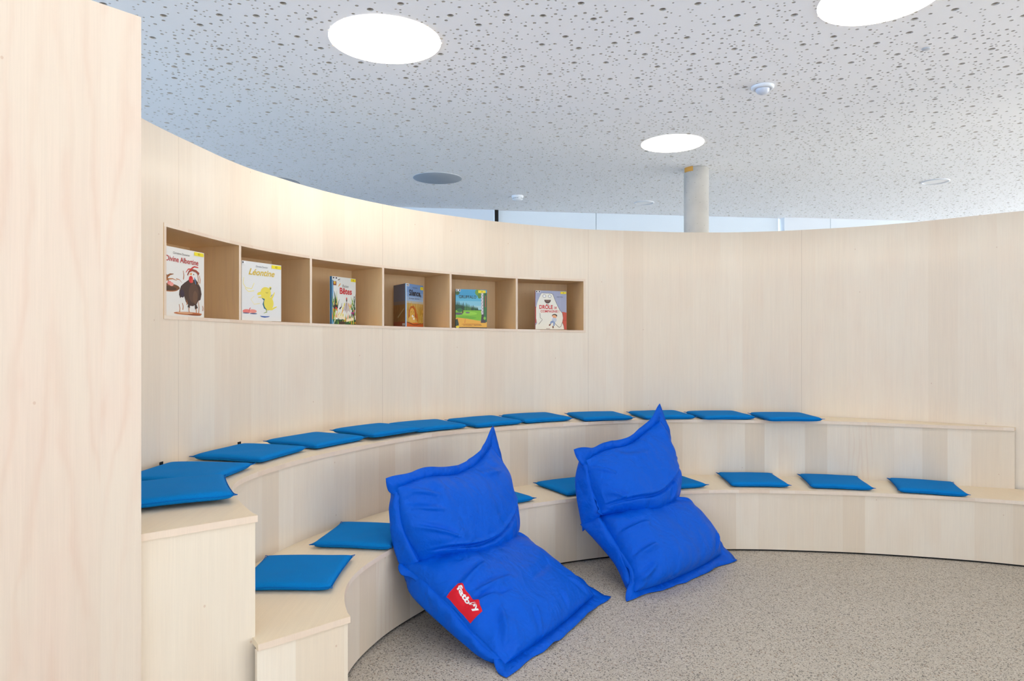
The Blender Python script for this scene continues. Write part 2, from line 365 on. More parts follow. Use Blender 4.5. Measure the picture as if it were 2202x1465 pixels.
# ------------------------------------------------------------------ curved benches
def strip_top(m, inn, out, z, th, uvscale=1):
    n = len(inn)
    li = [0]
    for a, b in zip(inn, inn[1:]): li.append(li[-1]+math.hypot(a[0]-b[0], a[1]-b[1]))
    for i in range(n-1):
        q = [inn[i], out[i], out[i+1], inn[i+1]]
        m.face([(*p, z) for p in q], [(p[0], p[1]) for p in q], 0)
        m.face([(*p, z-th) for p in q[::-1]], [(p[0], p[1]) for p in q[::-1]], 0)
        m.face([(*inn[i], z-th), (*inn[i], z), (*inn[i+1], z), (*inn[i+1], z-th)], [(li[i], 0), (li[i], .02), (li[i+1], .02), (li[i+1], 0)], 1, True)
        m.face([(*out[i+1], z-th), (*out[i+1], z), (*out[i], z), (*out[i], z-th)], None, 0)
    for k in (0, n-1):
        a, b = inn[k], out[k]; L = math.hypot(a[0]-b[0], a[1]-b[1])
        m.face([(*a, z-th), (*b, z-th), (*b, z), (*a, z)], [(0, 0), (L, 0), (L, .02), (0, .02)], 1)
OV = .012
E1, E1b = (-.578, 2.404), (-.824, 2.181)
E2, E2b = (-.846, 2.237), (-1.42, 1.772)
def unit(a, b): d = math.hypot(b[0]-a[0], b[1]-a[1]); return ((b[0]-a[0])/d, (b[1]-a[1])/d)
def riser(m, fn, ths, z0, z1):
    L = arclen(fn, ths)
    m.grid([[(*fn(t), z0) for t in ths], [(*fn(t), z1) for t in ths]], [[(l, z0) for l in L], [(l, z1) for l in L]], 0, True, flip=True)
def bench(name, label, inner, tri_th, outer, zf, zt, E, Eb, matr, upto):
    root = empty(name, (E[0], E[1], zf)); 
    def P(o):
        o.parent = root; o.matrix_parent_inverse.identity(); o.location = (-E[0], -E[1], -zf); return o
    n = 220
    tin = lsp(tri_th, upto, n)
    inn = [E]+[inner(t) for t in tin[1:]]
    tout = lsp(outer[1], upto, n); out = [Eb]+[outer[0](t) for t in tout[1:]]
    m = MB(); strip_top(m, inn, out, zt, TB); P(m.build('seat_top', [W_TOP, W_NOSE], bevel=0))
    m = MB(); rt = tin; ud = unit(E, Eb)
    toe = .011 if zf == 0 else 0
    fn = lambda t: (lambda p: p)(inner(t, OV))
    e_in = (E[0]+ud[0]*OV, E[1]+ud[1]*OV)
    # move the end of the riser off the end line by the overhang
    nrm = (ud[1], -ud[0]);  
    if nrm[1] > 0: nrm = (-nrm[0], -nrm[1])
    L = arclen(inner, rt)
    pts = [inner(t, OV) for t in rt]; 
    m.grid([[(*p, zf+toe) for p in pts], [(*p, zt-TB) for p in pts]], [[(l, zf) for l in L], [(l, zt) for l in L]], 0, True, flip=True)
    P(m.build('riser', matr))
    if toe:
        m = MB(); pts = [inner(t, OV+.012) for t in rt]
        m.grid([[(*p, 0) for p in pts], [(*p, toe+.004) for p in pts]], None, 0, True, flip=True); P(m.build('plinth', BLACK))
    # end panel down to the floor, set back under the overhanging top
    sb = .008; a = (E[0]+ud[0]*.006-nrm[0]*sb, E[1]+ud[1]*.006-nrm[1]*sb); b = (Eb[0]-nrm[0]*sb, Eb[1]-nrm[1]*sb)
    m = MB(); slab(m, b, a, .018, .0, zt-TB, 0, .05); P(m.build('end_panel', matr, bevel=.0008))
    tag(root, label, 'bench', 'curved tiered wooden benches'); return root
bench('curved_bench', 'lower curved pale maple bench standing on the speckled concrete floor', n1, 190.2, (lambda t, o=0: (lambda r: xy(r, t))(min(cr(R_N2, t)+OV, cr(R_W, t)-.002)), 194.6), 0, H1, E1, E1b, W_RISER, -22)
bench('curved_bench', 'upper curved pale maple bench, stepped back behind the lower one', n2, 193.1, (lambda t, o=0: wl(t, -.002), 199.4), H1, H2, E2, E2b, W_RISER2, 40.6)

# upper bench's end continues down to the floor beside the lower bench: make one clean side panel
# ------------------------------------------------------------------ niche shelf
def niche():
    root = empty('niche_shelf', (*wl(140), 1.47)); ox, oy, oz = root.location
    tag(root, 'built-in row of six open wooden book compartments sunk into the curved wall', 'shelf')
    def P(o): o.parent = root; o.location = (-ox, -oy, -oz); return o
    ths = lsp(NA, NZ, 110); DP = .335; FR = -.003
    def band(name, z0, z1, mat_):
        m = MB(); L = arclen(wl, ths)
        A = [(*wl(t, FR), z0(t)) for t in ths]; B = [(*wl(t, FR), z1(t)) for t in ths]; Cc = [(*wl(t, DP), z1(t)) for t in ths]; Dd = [(*wl(t, DP), z0(t)) for t in ths]
        uv = lambda v: [(l, v) for l in L]
        for a, b, va, vb, mi in ((A, B, 0, .02, 1), (B, Cc, 0, DP, 0), (Dd, A, DP, 0, 0), (Cc, Dd, .02, 0, 0)): m.grid([a, b], [uv(va), uv(vb)], mi, False, flip=True)
        for k in (0, -1): m.face([A[k], B[k], Cc[k], Dd[k]])
        return P(m.build(name, [mat_, W_NOSE], weld=True))
    band('shelf_board', lambda t: pw(NB, t)-BT, lambda t: pw(NB, t), W_NICHE)
    band('top_board', lambda t: pw(NTp, t), lambda t: pw(NTp, t)+BT, W_NICHE)
    m = MB(); L = arclen(wl, ths)
    m.grid([[(*wl(t, DP-.004), pw(NB, t)) for t in ths], [(*wl(t, DP-.004), pw(NTp, t)) for t in ths]], [[(l, 0) for l in L], [(l, .4) for l in L]], 0, True, flip=True)
    m.grid([[(*wl(t, DP+.008), pw(NB, t)) for t in ths], [(*wl(t, DP+.008), pw(NTp, t)) for t in ths]], None, 0, True)
    P(m.build('back_panel', W_NICHE))
    for t in (NA+.19, 119.3, 130.1, 140.6, 151.3, 162.0, NZ-.16):
        c = wl(t); a = math.radians(t); tx, ty = -math.sin(a)*.0085, math.cos(a)*.0085
        r0, r1 = cr(R_W, t)+FR-.0005, cr(R_W, t)+DP-.004; p0 = xy(r0, t); p1 = xy(r1, t)
        zb, zt_ = pw(NB, t), pw(NTp, t)
        m = MB(); cs = [(p0[0]-tx, p0[1]-ty), (p0[0]+tx, p0[1]+ty), (p1[0]+tx, p1[1]+ty), (p1[0]-tx, p1[1]-ty)]
        us = [0, .017, .35, .37, .7]
        for i in range(4):
            j = (i+1) % 4
            m.face([(*cs[i], zb), (*cs[j], zb), (*cs[j], zt_), (*cs[i], zt_)], [(us[i]+t, 0), (us[i+1]+t, 0), (us[i+1]+t, .4), (us[i]+t, .4)], 1 if i == 0 else 0)
        P(m.build('side_board' if t in (NA+.19, NZ-.16) else 'divider', [W_NICHE, W_NOSE]))
niche()

# ------------------------------------------------------------------ back of the room, above and beyond the curved wall
BA, BB = Vector((-.94, 9.26)), Vector((6.18, 10.30)); BD = (BB-BA).normalized(); BN = Vector((-BD.y, BD.x))
def bp(x, off=0):      # point on the back line by world x
    t = (x-BA.x)/BD.x; p = BA+BD*t+BN*off; return (p.x, p.y)
def bslab(name, x0, x1, off, th, z0, z1, mt, parent=None):
    m = MB(); slab(m, bp(x0, off), bp(x1, off), th, z0, z1); return m.build(name, mt, parent)
struct(bslab('wall_back', 4.05, 12.5, 0, .2, 0, 3.21, M_WHITE))
j = bslab('trim_1', 4.78, 4.79, -.002, .01, 0, 3.2, srgb('joint_grey', (190, 198, 204))); struct(j)
struct(bslab('wall_far', -.18, 4.05, .5, .15, 0, 3.21, M_WHITE))
def cab(x0, x1, name, label):
    r = empty(name, (*bp((x0+x1)/2, .07), 0)); l = r.location
    for nm, a, b, z0, z1, off, th, mt in (('body', x0, x1, 0, 3.198, .09, .36, M_PALE), ('door_leaf', x0+.002, x1-.002, .05, 3.198, .068, .02, M_PALE)):
        o = bslab(nm, a, b, off, th, z0, z1, mt, r); o.location = (-l[0], -l[1], 0)
    tag(r, label, 'cabinet', 'tall pale cabinets at the back'); return r
cab(-.178, 1.215, 'tall_cabinet', 'pale blue-grey tall cabinet right beside the black gap in the back wall')
cab(1.219, 3.99, 'tall_cabinet', 'wide pale blue-grey cabinet front passing behind the concrete column')
d = empty('door_1', (*bp(-.9, .0), 0)); d['kind'] = 'structure'; l = d.location
M_FR = srgb('grey_blue_frame', (214, 224, 234), .4, .4); M_GL = srgb('door_glass', (120, 146, 172), .12, .6)
for nm, a, b, z0, z1, off, th, mt in (('door_frame', -2.9, -.245, 3.02, 3.198, .02, .06, M_FR), ('door_frame', -.40, -.245, 0, 3.02, .02, .06, M_FR), ('door_frame', -2.9, -2.75, 0, 3.02, .02, .06, M_FR), ('door_glass', -2.75, -.40, 0, 3.02, .05, .01, M_GL)):
    o = bslab(nm, a, b, off, th, z0, z1, mt, d); o.location = (-l[0], -l[1], 0)
struct(bslab('trim_2', -.235, -.185, .03, .05, 0, 3.198, BLACK))
struct(bslab('wall_rear', -11, -2.9, 0, .2, 0, 3.21, M_WHITE))

# concrete column
def column():
    r = empty('concrete_column', (1.953, 7.12, 0)); tag(r, 'round bare concrete column rising behind the curved wall to the ceiling', 'column')
    m = bpy.data.materials.new('raw_concrete'); m.use_nodes = True; g = N(m); tc = g.n('ShaderNodeTexCoord')
    n = g.n('ShaderNodeTexNoise'); n.inputs['Scale'].default_value = 4; n.inputs['Detail'].default_value = 8; g.l(tc.outputs['Object'], n.inputs['Vector'])
    col = g.mix(n.outputs[0], lin((158, 153, 146)), lin((206, 200, 190)))
    v = g.n('ShaderNodeTexVoronoi'); v.inputs['Scale'].default_value = 22; g.l(tc.outputs['Object'], v.inputs['Vector'])
    col = g.mix(g.math('MULTIPLY', g.math('LESS_THAN', v.outputs['Distance'], .1), .5), col, lin((120, 112, 104)))
    g.l(col, g.b.inputs['Base Color']); g.b.inputs['Roughness'].default_value = .8; g.bump(n.outputs[0], .3, .01)
    mb = MB(); mb.lathe([(0, 0), (.128, 0), (.128, 3.19), (.122, 3.199), (0, 3.199)], 48); mb.build('shaft', m, r, weld=True)
    mb = MB(); mb.lathe([(.128, 3.150), (.131, 3.165), (.131, 3.199), (.128, 3.1995)], 48)
    keep = MB()
    for f, uv in zip(mb.f, mb.uv):
        c = sum((Vector(mb.v[k]) for k in f), Vector())/4; a = math.degrees(math.atan2(c.y, c.x)) % 360
        if 190 < a < 240: keep.face([mb.v[k] for k in f])
    o = keep.build('foam_sealant', srgb('orange_foam', (206, 150, 70), .8), r); o['label'] = 'small patch of orange foam sealant'
column()

# ------------------------------------------------------------------ ceiling fittings
def lamp(x, y, r, label, on=True, grp='round ceiling lights'):
    o = empty('round_ceiling_light', (x, y, 3.2)); tag(o, label, 'ceiling light', grp)
    m = MB(); m.lathe([(0, -.006), (r-.003, -.006), (r-.0005, -.004), (r-.0005, -.0004)], 72); m.build('diffuser', M_LAMP if on else M_LAMPOFF, o)
    m = MB(); m.lathe([(r-.0005, -.0004), (r-.0005, -.0035), (r+.001, -.0035), (r+.001, -.0004)], 72); m.build('rim', M_RIM, o)
lamp(-.765, 4.06, .333, 'lit round ceiling light at upper left, above the book niche')
lamp(1.48, 6.20, .284, 'small lit round ceiling light in front of the concrete column')
lamp(1.945, 3.56, .300, 'lit round ceiling light cut by the top edge at upper right')
lamp(-.835, 7.54, .273, 'unlit grey round ceiling light above the middle of the back wall', False, 'unlit ceiling lights')
lamp(-2.72, 7.72, .273, 'unlit grey round ceiling light mostly hidden by the rim of the curved wall', False, 'unlit ceiling lights')
for x, y in ((-2.6, 1.5), (.3, 1.2), (3.6, 1.0), (1.6, -.9), (-1.0, -1.2), (4.4, -1.6), (5.4, 3.2)):  # extra unseen lamps, added so the seats get soft light from above
    lamp(x, y, .30, 'extra round ceiling light out of view, added to light the room')
def ring(x, y, r, label):
    o = empty('recessed_spot', (x, y, 3.2)); tag(o, label, 'spotlight', 'small recessed spots')
    m = MB(); m.lathe([(r, -.0004), (r, -.008), (r-.01, -.012), (r-.022, -.006), (r-.022, -.0004)], 48); m.build('ring', M_RIM, o)
    m = MB(); m.lathe([(0, -.002), (r-.022, -.002)], 48); m.build('insert', M_CEIL, o)
ring(1.75, 8.90, .13, 'small white ring-shaped recessed spot left of the concrete column')
ring(4.85, 7.70, .145, 'faint white recessed spot far right above the curved wall')
o = empty('motion_sensor', (1.79, 4.80, 3.2)); tag(o, 'white domed motion sensor on the perforated ceiling', 'sensor')
m = MB(); m.lathe([(.078, -.0004), (.078, -.012), (.070, -.020), (.052, -.022), (.050, -.012), (0, -.012)], 48); m.build('base', M_RIM, o)
m = MB(); m.lathe([(.049, -.014), (.047, -.030), (.038, -.045), (.022, -.055), (0, -.058)], 48); m.build('lens', srgb('frosted_lens', (200, 204, 214), .3, .5), o)
o = empty('smoke_detector', (.07, 8.48, 3.2)); tag(o, 'small white smoke detector with dark slots on the far ceiling', 'smoke detector')
m = MB(); m.lathe([(.074, -.0004), (.074, -.018), (.068, -.024), (.066, -.044), (.055, -.056), (.035, -.062), (0, -.063)], 48); m.build('housing', srgb('detector_white', (236, 238, 240), .4), o)
for k in range(14):
    if k % 4 == 3: continue
    m = MB()
    a0 = 2*math.pi*k/14; a1 = a0+.32; R = .0675
    m.face([(R*math.cos(a0), R*math.sin(a0), -.040), (R*math.cos(a1), R*math.sin(a1), -.040), (R*math.cos(a1), R*math.sin(a1), -.030), (R*math.cos(a0), R*math.sin(a0), -.030)])
    m.build('vent_slot', BLACK, o)
o = empty('ceiling_sensor', (2.57, 4.17, 3.2)); tag(o, 'tiny flat grey disc on the ceiling near the upper right light', 'sensor')
m = MB(); m.lathe([(.024, -.0004), (.024, -.005), (.02, -.008), (0, -.008)], 32); m.build('disc', srgb('grey_disc', (190, 192, 196), .6), o)

# ------------------------------------------------------------------ seat pads
def pad_mesh(seed):
    s = .385; n = 28; rnd = random.Random(seed); k1, k2 = rnd.uniform(0, 9), rnd.uniform(0, 9)
    def pos(u, v, side):
        a, b = 2*u-1, 2*v-1
        # edges bow inwards slightly, corners stay pointed
        pin = .030
        x = a*(1-pin*(1-b*b)*abs(a)**3)*s/2; y = b*(1-pin*(1-a*a)*abs(b)**3)*s/2
        e = (1-abs(a)**7)*(1-abs(b)**7)
        t = .0178*e**.30
        z = .0186+side*t
        z += .0018*noise.noise(Vector((x*9+k1, y*9, k2)))*e*(1 if side > 0 else 0)
        cl = (abs(a)*abs(b))**10
        z += cl*.004+.0015*math.sin(a*4+k1)*abs(b)**6
        return (x, y, max(z, .0006) if side < 0 else z)
    top = MB()
    for side in (1, -1):
        rows = [[pos(i/n, j/n, side) for i in range(n+1)] for j in range(n+1)]; top.grid(rows, None, 0, True, flip=(side < 0))
    pip = MB(); ring_ = []
    for k in range(4*n):
        e, q = divmod(k, n); q /= n
        u, v = [(q, 0), (1, q), (1-q, 1), (0, 1-q)][e]
        p = Vector(pos(u, v, 1)); d = Vector((p.x, p.y, 0)).normalized(); cc = (abs(2*u-1)*abs(2*v-1))**14
        ring_.append(p+d*(.0005+.010*cc)+Vector((0, 0, .001)))
    m_ = len(ring_); rows = []
    for k in range(m_+1):
        p = ring_[k % m_]; t = (ring_[(k+1) % m_]-ring_[(k-1) % m_]).normalized(); nn = t.cross(Vector((0, 0, 1)))
        rows.append([p+nn*.0016*math.cos(a)+Vector((0, 0, .0016*math.sin(a))) for a in lsp(0, 2*math.pi, 6)])
    pip.grid(rows, None, 0, True)
    return top, pip
PROTO = []
for sd in (1, 2, 3):
    a, b = pad_mesh(sd)
    def mk(mb, nm, mt):
        o = mb.build(nm, mt, weld=True); me = o.data; bpy.data.objects.remove(o); return me
    PROTO.append((mk(a, 'pad_body', M_PAD), mk(b, 'piping', M_PADE)))
def pad(i, x, y, z, rot, label, grp, lift=0, tilt=(0, 0)):
    me = PROTO[i % 3]; r = empty('seat_pad', (x, y, z+lift), math.radians(rot)-math.pi/4); r.rotation_euler = (tilt[0], tilt[1], math.radians(rot)-math.pi/4)
    tag(r, label, 'seat cushion', grp)
    link(bpy.data.objects.new('pad_body', me[0]), r); link(bpy.data.objects.new('piping', me[1]), r); return r
def corner_gap(x, y, rot, outer):
    g = 9
    for k in range(4):
        a = math.radians(rot+90*k); px, py = x+.272*math.cos(a), y+.272*math.sin(a)
        th = math.degrees(math.atan2(py-CY, px-CX)) % 360; rr = math.hypot(px-CX, py-CY)
        g = min(g, outer(th)-rr)
    return g
UP = [(-1.249, 2.476, 73.2, 'blue seat pad nearest the tall left panel, at the cut end of the upper bench'),
      (-1.416, 2.861, 41.0, 'blue seat pad second from the tall left panel on the upper bench, front hidden'),
      (-1.304, 3.366, 29.8, 'blue seat pad third from the tall left panel on the upper bench'),
      (-1.101, 3.784, 16.2, 'blue seat pad on the upper bench, fourth from the tall left panel'),
      (-.825, 4.110, 7.4, 'fifth blue seat pad from the left, upper bench, its tip overlapping the next pad'),
      (-.559, 4.411, 84.1, 'sixth blue seat pad from the left, upper bench, tucked under its left neighbour'),
      (-.191, 4.635, 80.6, 'seventh blue seat pad from the left, upper bench, above the front bean bag peak'),
      (.172, 4.860, 71.9, 'eighth blue seat pad from the left, upper bench, below right end of the niche'),
      (.640, 4.948, 59.2, 'ninth blue seat pad from the left on the upper bench, just before the rear peak'),
      (1.111, 5.03, 54.3, 'blue seat pad on the upper bench partly hidden by the rear bean bag peak'),
      (1.548, 5.035, 51.1, 'blue seat pad on the upper bench, second from its right end'),
      (2.005, 4.955, 45.4, 'last blue seat pad at the right end of the upper bench row')]
TABR = []
for i, (x, y, r, lb) in enumerate(UP):
    for _ in range(20):
        if corner_gap(x, y, r, lambda t: cr(R_W, t)) > .008: break
        d = Vector((CX-x, CY-y)).normalized()*.005; x += d.x; y += d.y
    rr_ = None
    if i == 4: rr_ = pad(i, x, y, H2, r, lb, 'seat pads on the upper bench', .011, (0, 0))
    elif i == 0: rr_ = pad(i, x, y, H2, r, lb, 'seat pads on the upper bench', .010)
    else: rr_ = pad(i, x, y, H2, r, lb, 'seat pads on the upper bench')
    TABR.append(rr_)
LO = [(-.912, 2.814, 45.7, 'blue seat pad at the left cut end of the lower bench'),
      (-.743, 3.344, 38.0, 'blue seat pad on the lower bench touching the left side of the front bean bag'),
      (-.131, 4.132, 83.0, 'blue seat pad mostly hidden behind the front bean bag on the lower bench'),
      (.403, 4.483, 74.8, 'blue seat pad on the lower bench, between the two bean bags'),
      (1.052, 4.583, 65.0, 'blue seat pad mostly hidden behind the rear bean bag on the lower bench'),
      (1.667, 4.678, 41.2, 'first whole blue seat pad right of the rear bean bag, lower bench'),
      (2.202, 4.589, 33.1, 'blue seat pad on the lower bench, second from the right end of the row'),
      (2.748, 4.449, 24.4, 'rightmost blue seat pad, alone on the right end of the lower bench')]
for i, (x, y, r, lb) in enumerate(LO):
    for _ in range(20):
        if corner_gap(x, y, r, lambda t: cr(R_N2, t)+OV) > .008: break
        d = Vector((CX-x, CY-y)).normalized()*.005; x += d.x; y += d.y
    pad(i+1, x, y, H1, r, lb, 'seat pads on the lower bench')
# little black maker's tabs on two pads
def tab(r, wx, wy):
    a = -r.rotation_euler.z; dx, dy = wx-r.location.x, wy-r.location.y
    lx, ly = dx*math.cos(a)-dy*math.sin(a), dx*math.sin(a)+dy*math.cos(a)
    m = MB()
    if abs(lx) > abs(ly): sx = math.copysign(1, lx); x0, x1 = sorted((sx*.1905, sx*.1925)); m.box(x0, x1, ly-.013, ly+.013, .018, .040)
    else: sy = math.copysign(1, ly); y0, y1 = sorted((sy*.1905, sy*.1925)); m.box(lx-.013, lx+.013, y0, y1, .018, .040)
    o = m.build('fabric_tab', M_LBL, r); o['label'] = 'small black fabric tab'
tab(TABR[2], -1.475, 3.575); tab(TABR[1], -1.60, 2.99)

PADS = [(x, y, r) for x, y, r, _ in LO]
def crv(pts, n):
    """Catmull-Rom through points, resampled to n+1 even samples"""
    P = [Vector(p) for p in pts]
    if len(P) == 2: return [P[0].lerp(P[1], i/n) for i in range(n+1)]
    Q = [P[0]*2-P[1]]+P+[P[-1]*2-P[-2]]; d = []
    for i in range(1, len(Q)-2):
        a, b, c, e = Q[i-1:i+3]
        for k in range(20):
            t = k/20; d.append(.5*(2*b+(c-a)*t+(2*a-5*b+4*c-e)*t*t+(3*b-a-3*c+e)*t**3))
    d.append(P[-1]); L = [0]
    for a, b in zip(d, d[1:]): L.append(L[-1]+(b-a).length)
    out = []; j = 0
    for i in range(n+1):
        s = L[-1]*i/n
        while j < len(L)-2 and L[j+1] < s: j += 1
        f = (s-L[j])/max(1e-9, L[j+1]-L[j]); out.append(d[j].lerp(d[j+1], min(1, max(0, f))))
    return out
def keep_clear(p, zmin=.006):
    x, y, z = p
    z = max(z, zmin)
    if H1-.002 < z < H1+.046:
        for px, py, pr in PADS:
            a = math.radians(45-pr); dx, dy = x-px, y-py
            if abs(dx*math.cos(a)-dy*math.sin(a)) < .205 and abs(dx*math.sin(a)+dy*math.cos(a)) < .205: z = H1+.046
    if z < H1+.004:
        th = math.degrees(math.atan2(y-CY, x-CX)) % 360; r = math.hypot(x-CX, y-CY); lim = cr(R_N1, th)-.006
        if r > lim:
            dz = H1+.004-z
            if dz < .03 and r-lim > .03: z = H1+.004
            else: x, y = xy(lim, th)
    return Vector((x, y, z))
def pillow(Lc, Rc, Bc, Tc, ref, up, dn, seed, creases=(), n=96, p=2.6, q=.55, wr=.014, skew=None):
    L, R, B, T = crv(Lc, n), crv(Rc, n), crv(Bc, n), crv(Tc, n)
    Sf = [[None]*(n+1) for _ in range(n+1)]
    for j in range(n+1):
        t = j/n
        for i in range(n+1):
            s = i/n
            Sf[j][i] = L[j]*(1-s)+R[j]*s+B[i]*(1-t)+T[i]*t-(B[0]*(1-s)*(1-t)+B[n]*s*(1-t)+T[0]*(1-s)*t+T[n]*s*t)
    Nn = [[None]*(n+1) for _ in range(n+1)]
    wid = (L[n//2]-R[n//2]).length; hei = (B[n//2]-T[n//2]).length
    for j in range(n+1):
        for i in range(n+1):
            a = Sf[j][min(n, i+3)]-Sf[j][max(0, i-3)]; b = Sf[min(n, j+3)][i]-Sf[max(0, j-3)][i]
            v = a.cross(b); v.normalize()
            Nn[j][i] = v if v.dot(ref) > 0 else -v
    def wrinkle(s, t, side):
        d = min(s*wid, (1-s)*wid, t*hei, (1-t)*hei)
        e = 1-math.exp(-d/.012)
        # puckers running away from the seams
        v = 0
        for dd, c in ((s*wid, t*hei), ((1-s)*wid, t*hei+7), (t*hei, s*wid+13), ((1-t)*hei, s*wid+21)):
            f = noise.noise(Vector((c*15+seed, dd*2.2, seed*1.7+side)))
            f = math.copysign(abs(f)**.8, f)
            v += f*math.exp(-dd/.085)*(1-math.exp(-dd/.02))
        v = v*wr*1.5
        w_ = noise.noise(Vector((s*wid*5+seed, t*hei*5, side*3.1)))*.012+noise.noise(Vector((s*wid*13, t*hei*9+seed, side)))*.004
        c = 0
        for s0, t0, s1, t1, am, wd in creases:
            if side < 0: continue
            wd *= .85
            ax, ay = s0*wid, t0*hei; bx, by = s1*wid, t1*hei; px, py = s*wid, t*hei
            l2 = (bx-ax)**2+(by-ay)**2; k = max(0, min(1, ((px-ax)*(bx-ax)+(py-ay)*(by-ay))/l2))
            dx, dy = px-ax-k*(bx-ax), py-ay-k*(by-ay); sd = ((bx-ax)*dy-(by-ay)*dx)/math.sqrt(l2)
            fall = math.sin(math.pi*min(1, max(0, .08+.92*k)))**.5
            dist = math.hypot(dx, dy)
            c += 2.0*am*fall*math.exp(-(dist/wd)**2)-am*.8*fall*math.exp(-((sd-1.7*wd)**2+max(0, dist-abs(sd))**2)/(wd*1.2)**2)
        return e*(v+w_+c)
    m = MB()
    surf = {}
    for side, am in ((1, up), (-1, dn)):
        rows = []
        for j in range(n+1):
            row = []
            for i in range(n+1):
                s, t = i/n, j/n
                pq = (p, q) if side > 0 else (3.5, .26)
                f = max(0, 1-abs(2*s-1)**pq[0])**pq[1]*max(0, 1-abs(2*t-1)**pq[0])**pq[1]
                if skew and side > 0: f *= 1+skew[0]*(s-.5)+skew[1]*(t-.5)
                q_ = Sf[j][i]+Nn[j][i]*side*(am*f+(wrinkle(s, t, side) if 0 < i < n and 0 < j < n else 0))
                row.append(keep_clear(q_, .008 if side > 0 else .003))
            rows.append(row)
        m.grid(rows, None, 0, True, flip=(side < 0)); surf[side] = rows
    return m, Sf, Nn, surf
def flange(Sf, Nn, path, width, seed, wav=.012, tips=(), left=True):
    """sewn fin round the rim; path = list of (i, j) grid nodes"""
    n = len(Sf)-1; rows = []; K = len(path)
    for k, (i, j) in enumerate(path):
        P = Sf[j][i]; s, t = i/n, j/n
        es, et = abs(2*s-1)**14, abs(2*t-1)**14
        i2 = i+(1 if s < .5 else -1)*(3 if es > .05 else 0); j2 = j+(1 if t < .5 else -1)*(3 if et > .05 else 0)
        a = (P-Sf[j][i2]) if i2 != i else Vector(); b = (P-Sf[j2][i]) if j2 != j else Vector()
        d = (a.normalized() if a.length else a)*es+(b.normalized() if b.length else b)*et; d.normalize()
        cn = es*et
        wd = width*(1+.12*noise.noise(Vector((k*.07, seed, 0))))*(1+.75*cn)
        for (ti, tj, tw, td) in tips:
            g = math.exp(-(((i-ti)/n)**2+((j-tj)/n)**2)/.004); wd += tw*g; d = (d+Vector(td)*g).normalized()
        end = min(1, min(k, K-1-k)/6); wd *= .15+.85*end
        nn = Nn[j][i]; nn0 = nn; wv = wav*(noise.noise(Vector((k*.05, seed*3.3, 1)))+.35*noise.noise(Vector((k*.13, seed*3.3, 5))))*1.3
        if left and i == 0 and j not in (0, n):
            lf = min(1, min(j, n-j)/9); wd *= 1-.62*lf; d = (d*(1-.7*lf)-nn0*.7*lf).normalized()
        o = P+d*wd+nn*wv*2.2; mid = P+d*wd*.5+nn*wv*1.0
        e = .0016
        inn = P-d*.006
        rows.append([keep_clear(v, .0075 if q < 3 or q == 6 else .0045) for q, v in enumerate((inn+nn*e, mid+nn*e, o+nn*e, o-nn*e, mid-nn*e, inn-nn*e, inn+nn*e))])
    m = MB(); m.grid(rows, None, 0, True)
    return m
def edge_path(n, seq):
    out = []
    for e in seq:
        if e == 'Ldown': q = [(0, j) for j in range(n, -1, -1)]
        elif e == 'B': q = [(i, 0) for i in range(n+1)]
        elif e == 'Rup': q = [(n, j) for j in range(n+1)]
        elif e == 'Lup': q = [(0, j) for j in range(n+1)]
        elif e == 'T': q = [(i, n) for i in range(n+1)]
        elif e == 'Rdown': q = [(n, j) for j in range(n, -1, -1)]
        if out and out[-1] == q[0]: q = q[1:]
        out += q
    return out
def bag_part(root, mb, name, mt=None):
    l = root.location
    mb.v = [(p[0]-l[0], p[1]-l[1], p[2]-l[2]) for p in mb.v]
    return mb.build(name, mt or M_BAG, root, weld=True)
def text_mesh(body, offset=0.0, spacing=1.0, shear=0.0):
    c = bpy.data.curves.new('t', 'FONT'); c.body = body; c.size = 1; c.offset = offset; c.space_character = spacing; c.resolution_u = 3; c.shear = shear
    o = bpy.data.objects.new('t', c); COL.objects.link(o)
    dg = bpy.context.evaluated_depsgraph_get(); me = bpy.data.meshes.new_from_object(o.evaluated_get(dg))
    vs = np.zeros(len(me.vertices)*3); me.vertices.foreach_get('co', vs); vs = vs.reshape(-1, 3)
    fs = [list(p.vertices) for p in me.polygons]
    bpy.data.objects.remove(o); bpy.data.curves.remove(c); bpy.data.meshes.remove(me)
    vs = vs[:, :2]-vs[:, :2].min(0); return vs/vs.max(0), fs

def bag(loc, label, seat, back, seed, creases_s, creases_b, tips_s, tips_b, fw=.05):
    r = empty('bean_bag', loc); tag(r, label, 'bean bag', 'blue bean bag loungers')
    n = 96
    ms, S1, N1_, su = pillow(*seat['c'], ref=Vector(seat['ref']), up=seat['up'], dn=seat['dn'], seed=seed, creases=creases_s, n=n, p=seat.get('p', 3.2), q=.5, skew=seat.get('skew'))
    mbk, S2, N2_, sb = pillow(*back['c'], ref=Vector(back['ref']), up=back['up'], dn=back['dn'], seed=seed+31, creases=creases_b, n=n, p=3.0, q=.5, skew=back.get('skew'))
    bag_part(r, ms, 'seat_section'); bag_part(r, mbk, 'back_section')
    bag_part(r, flange(S1, N1_, edge_path(n, ('Ldown', 'B', 'Rup')), fw, seed, tips=tips_s), 'seam_flange')
    bag_part(r, flange(S2, N2_, edge_path(n, ('Lup', 'T', 'Rdown')), fw*.9, seed+5, tips=tips_b), 'seam_flange')
    return r, S1, N1_, su
FLx, FLy = -.03, 2.84; ewx, ewy = .531, .847; ebx, eby = -.847, .531; BW = .885
def q1(u, b, z): return (FLx+u*ewx+b*ebx, FLy+u*ewy+b*eby, z)
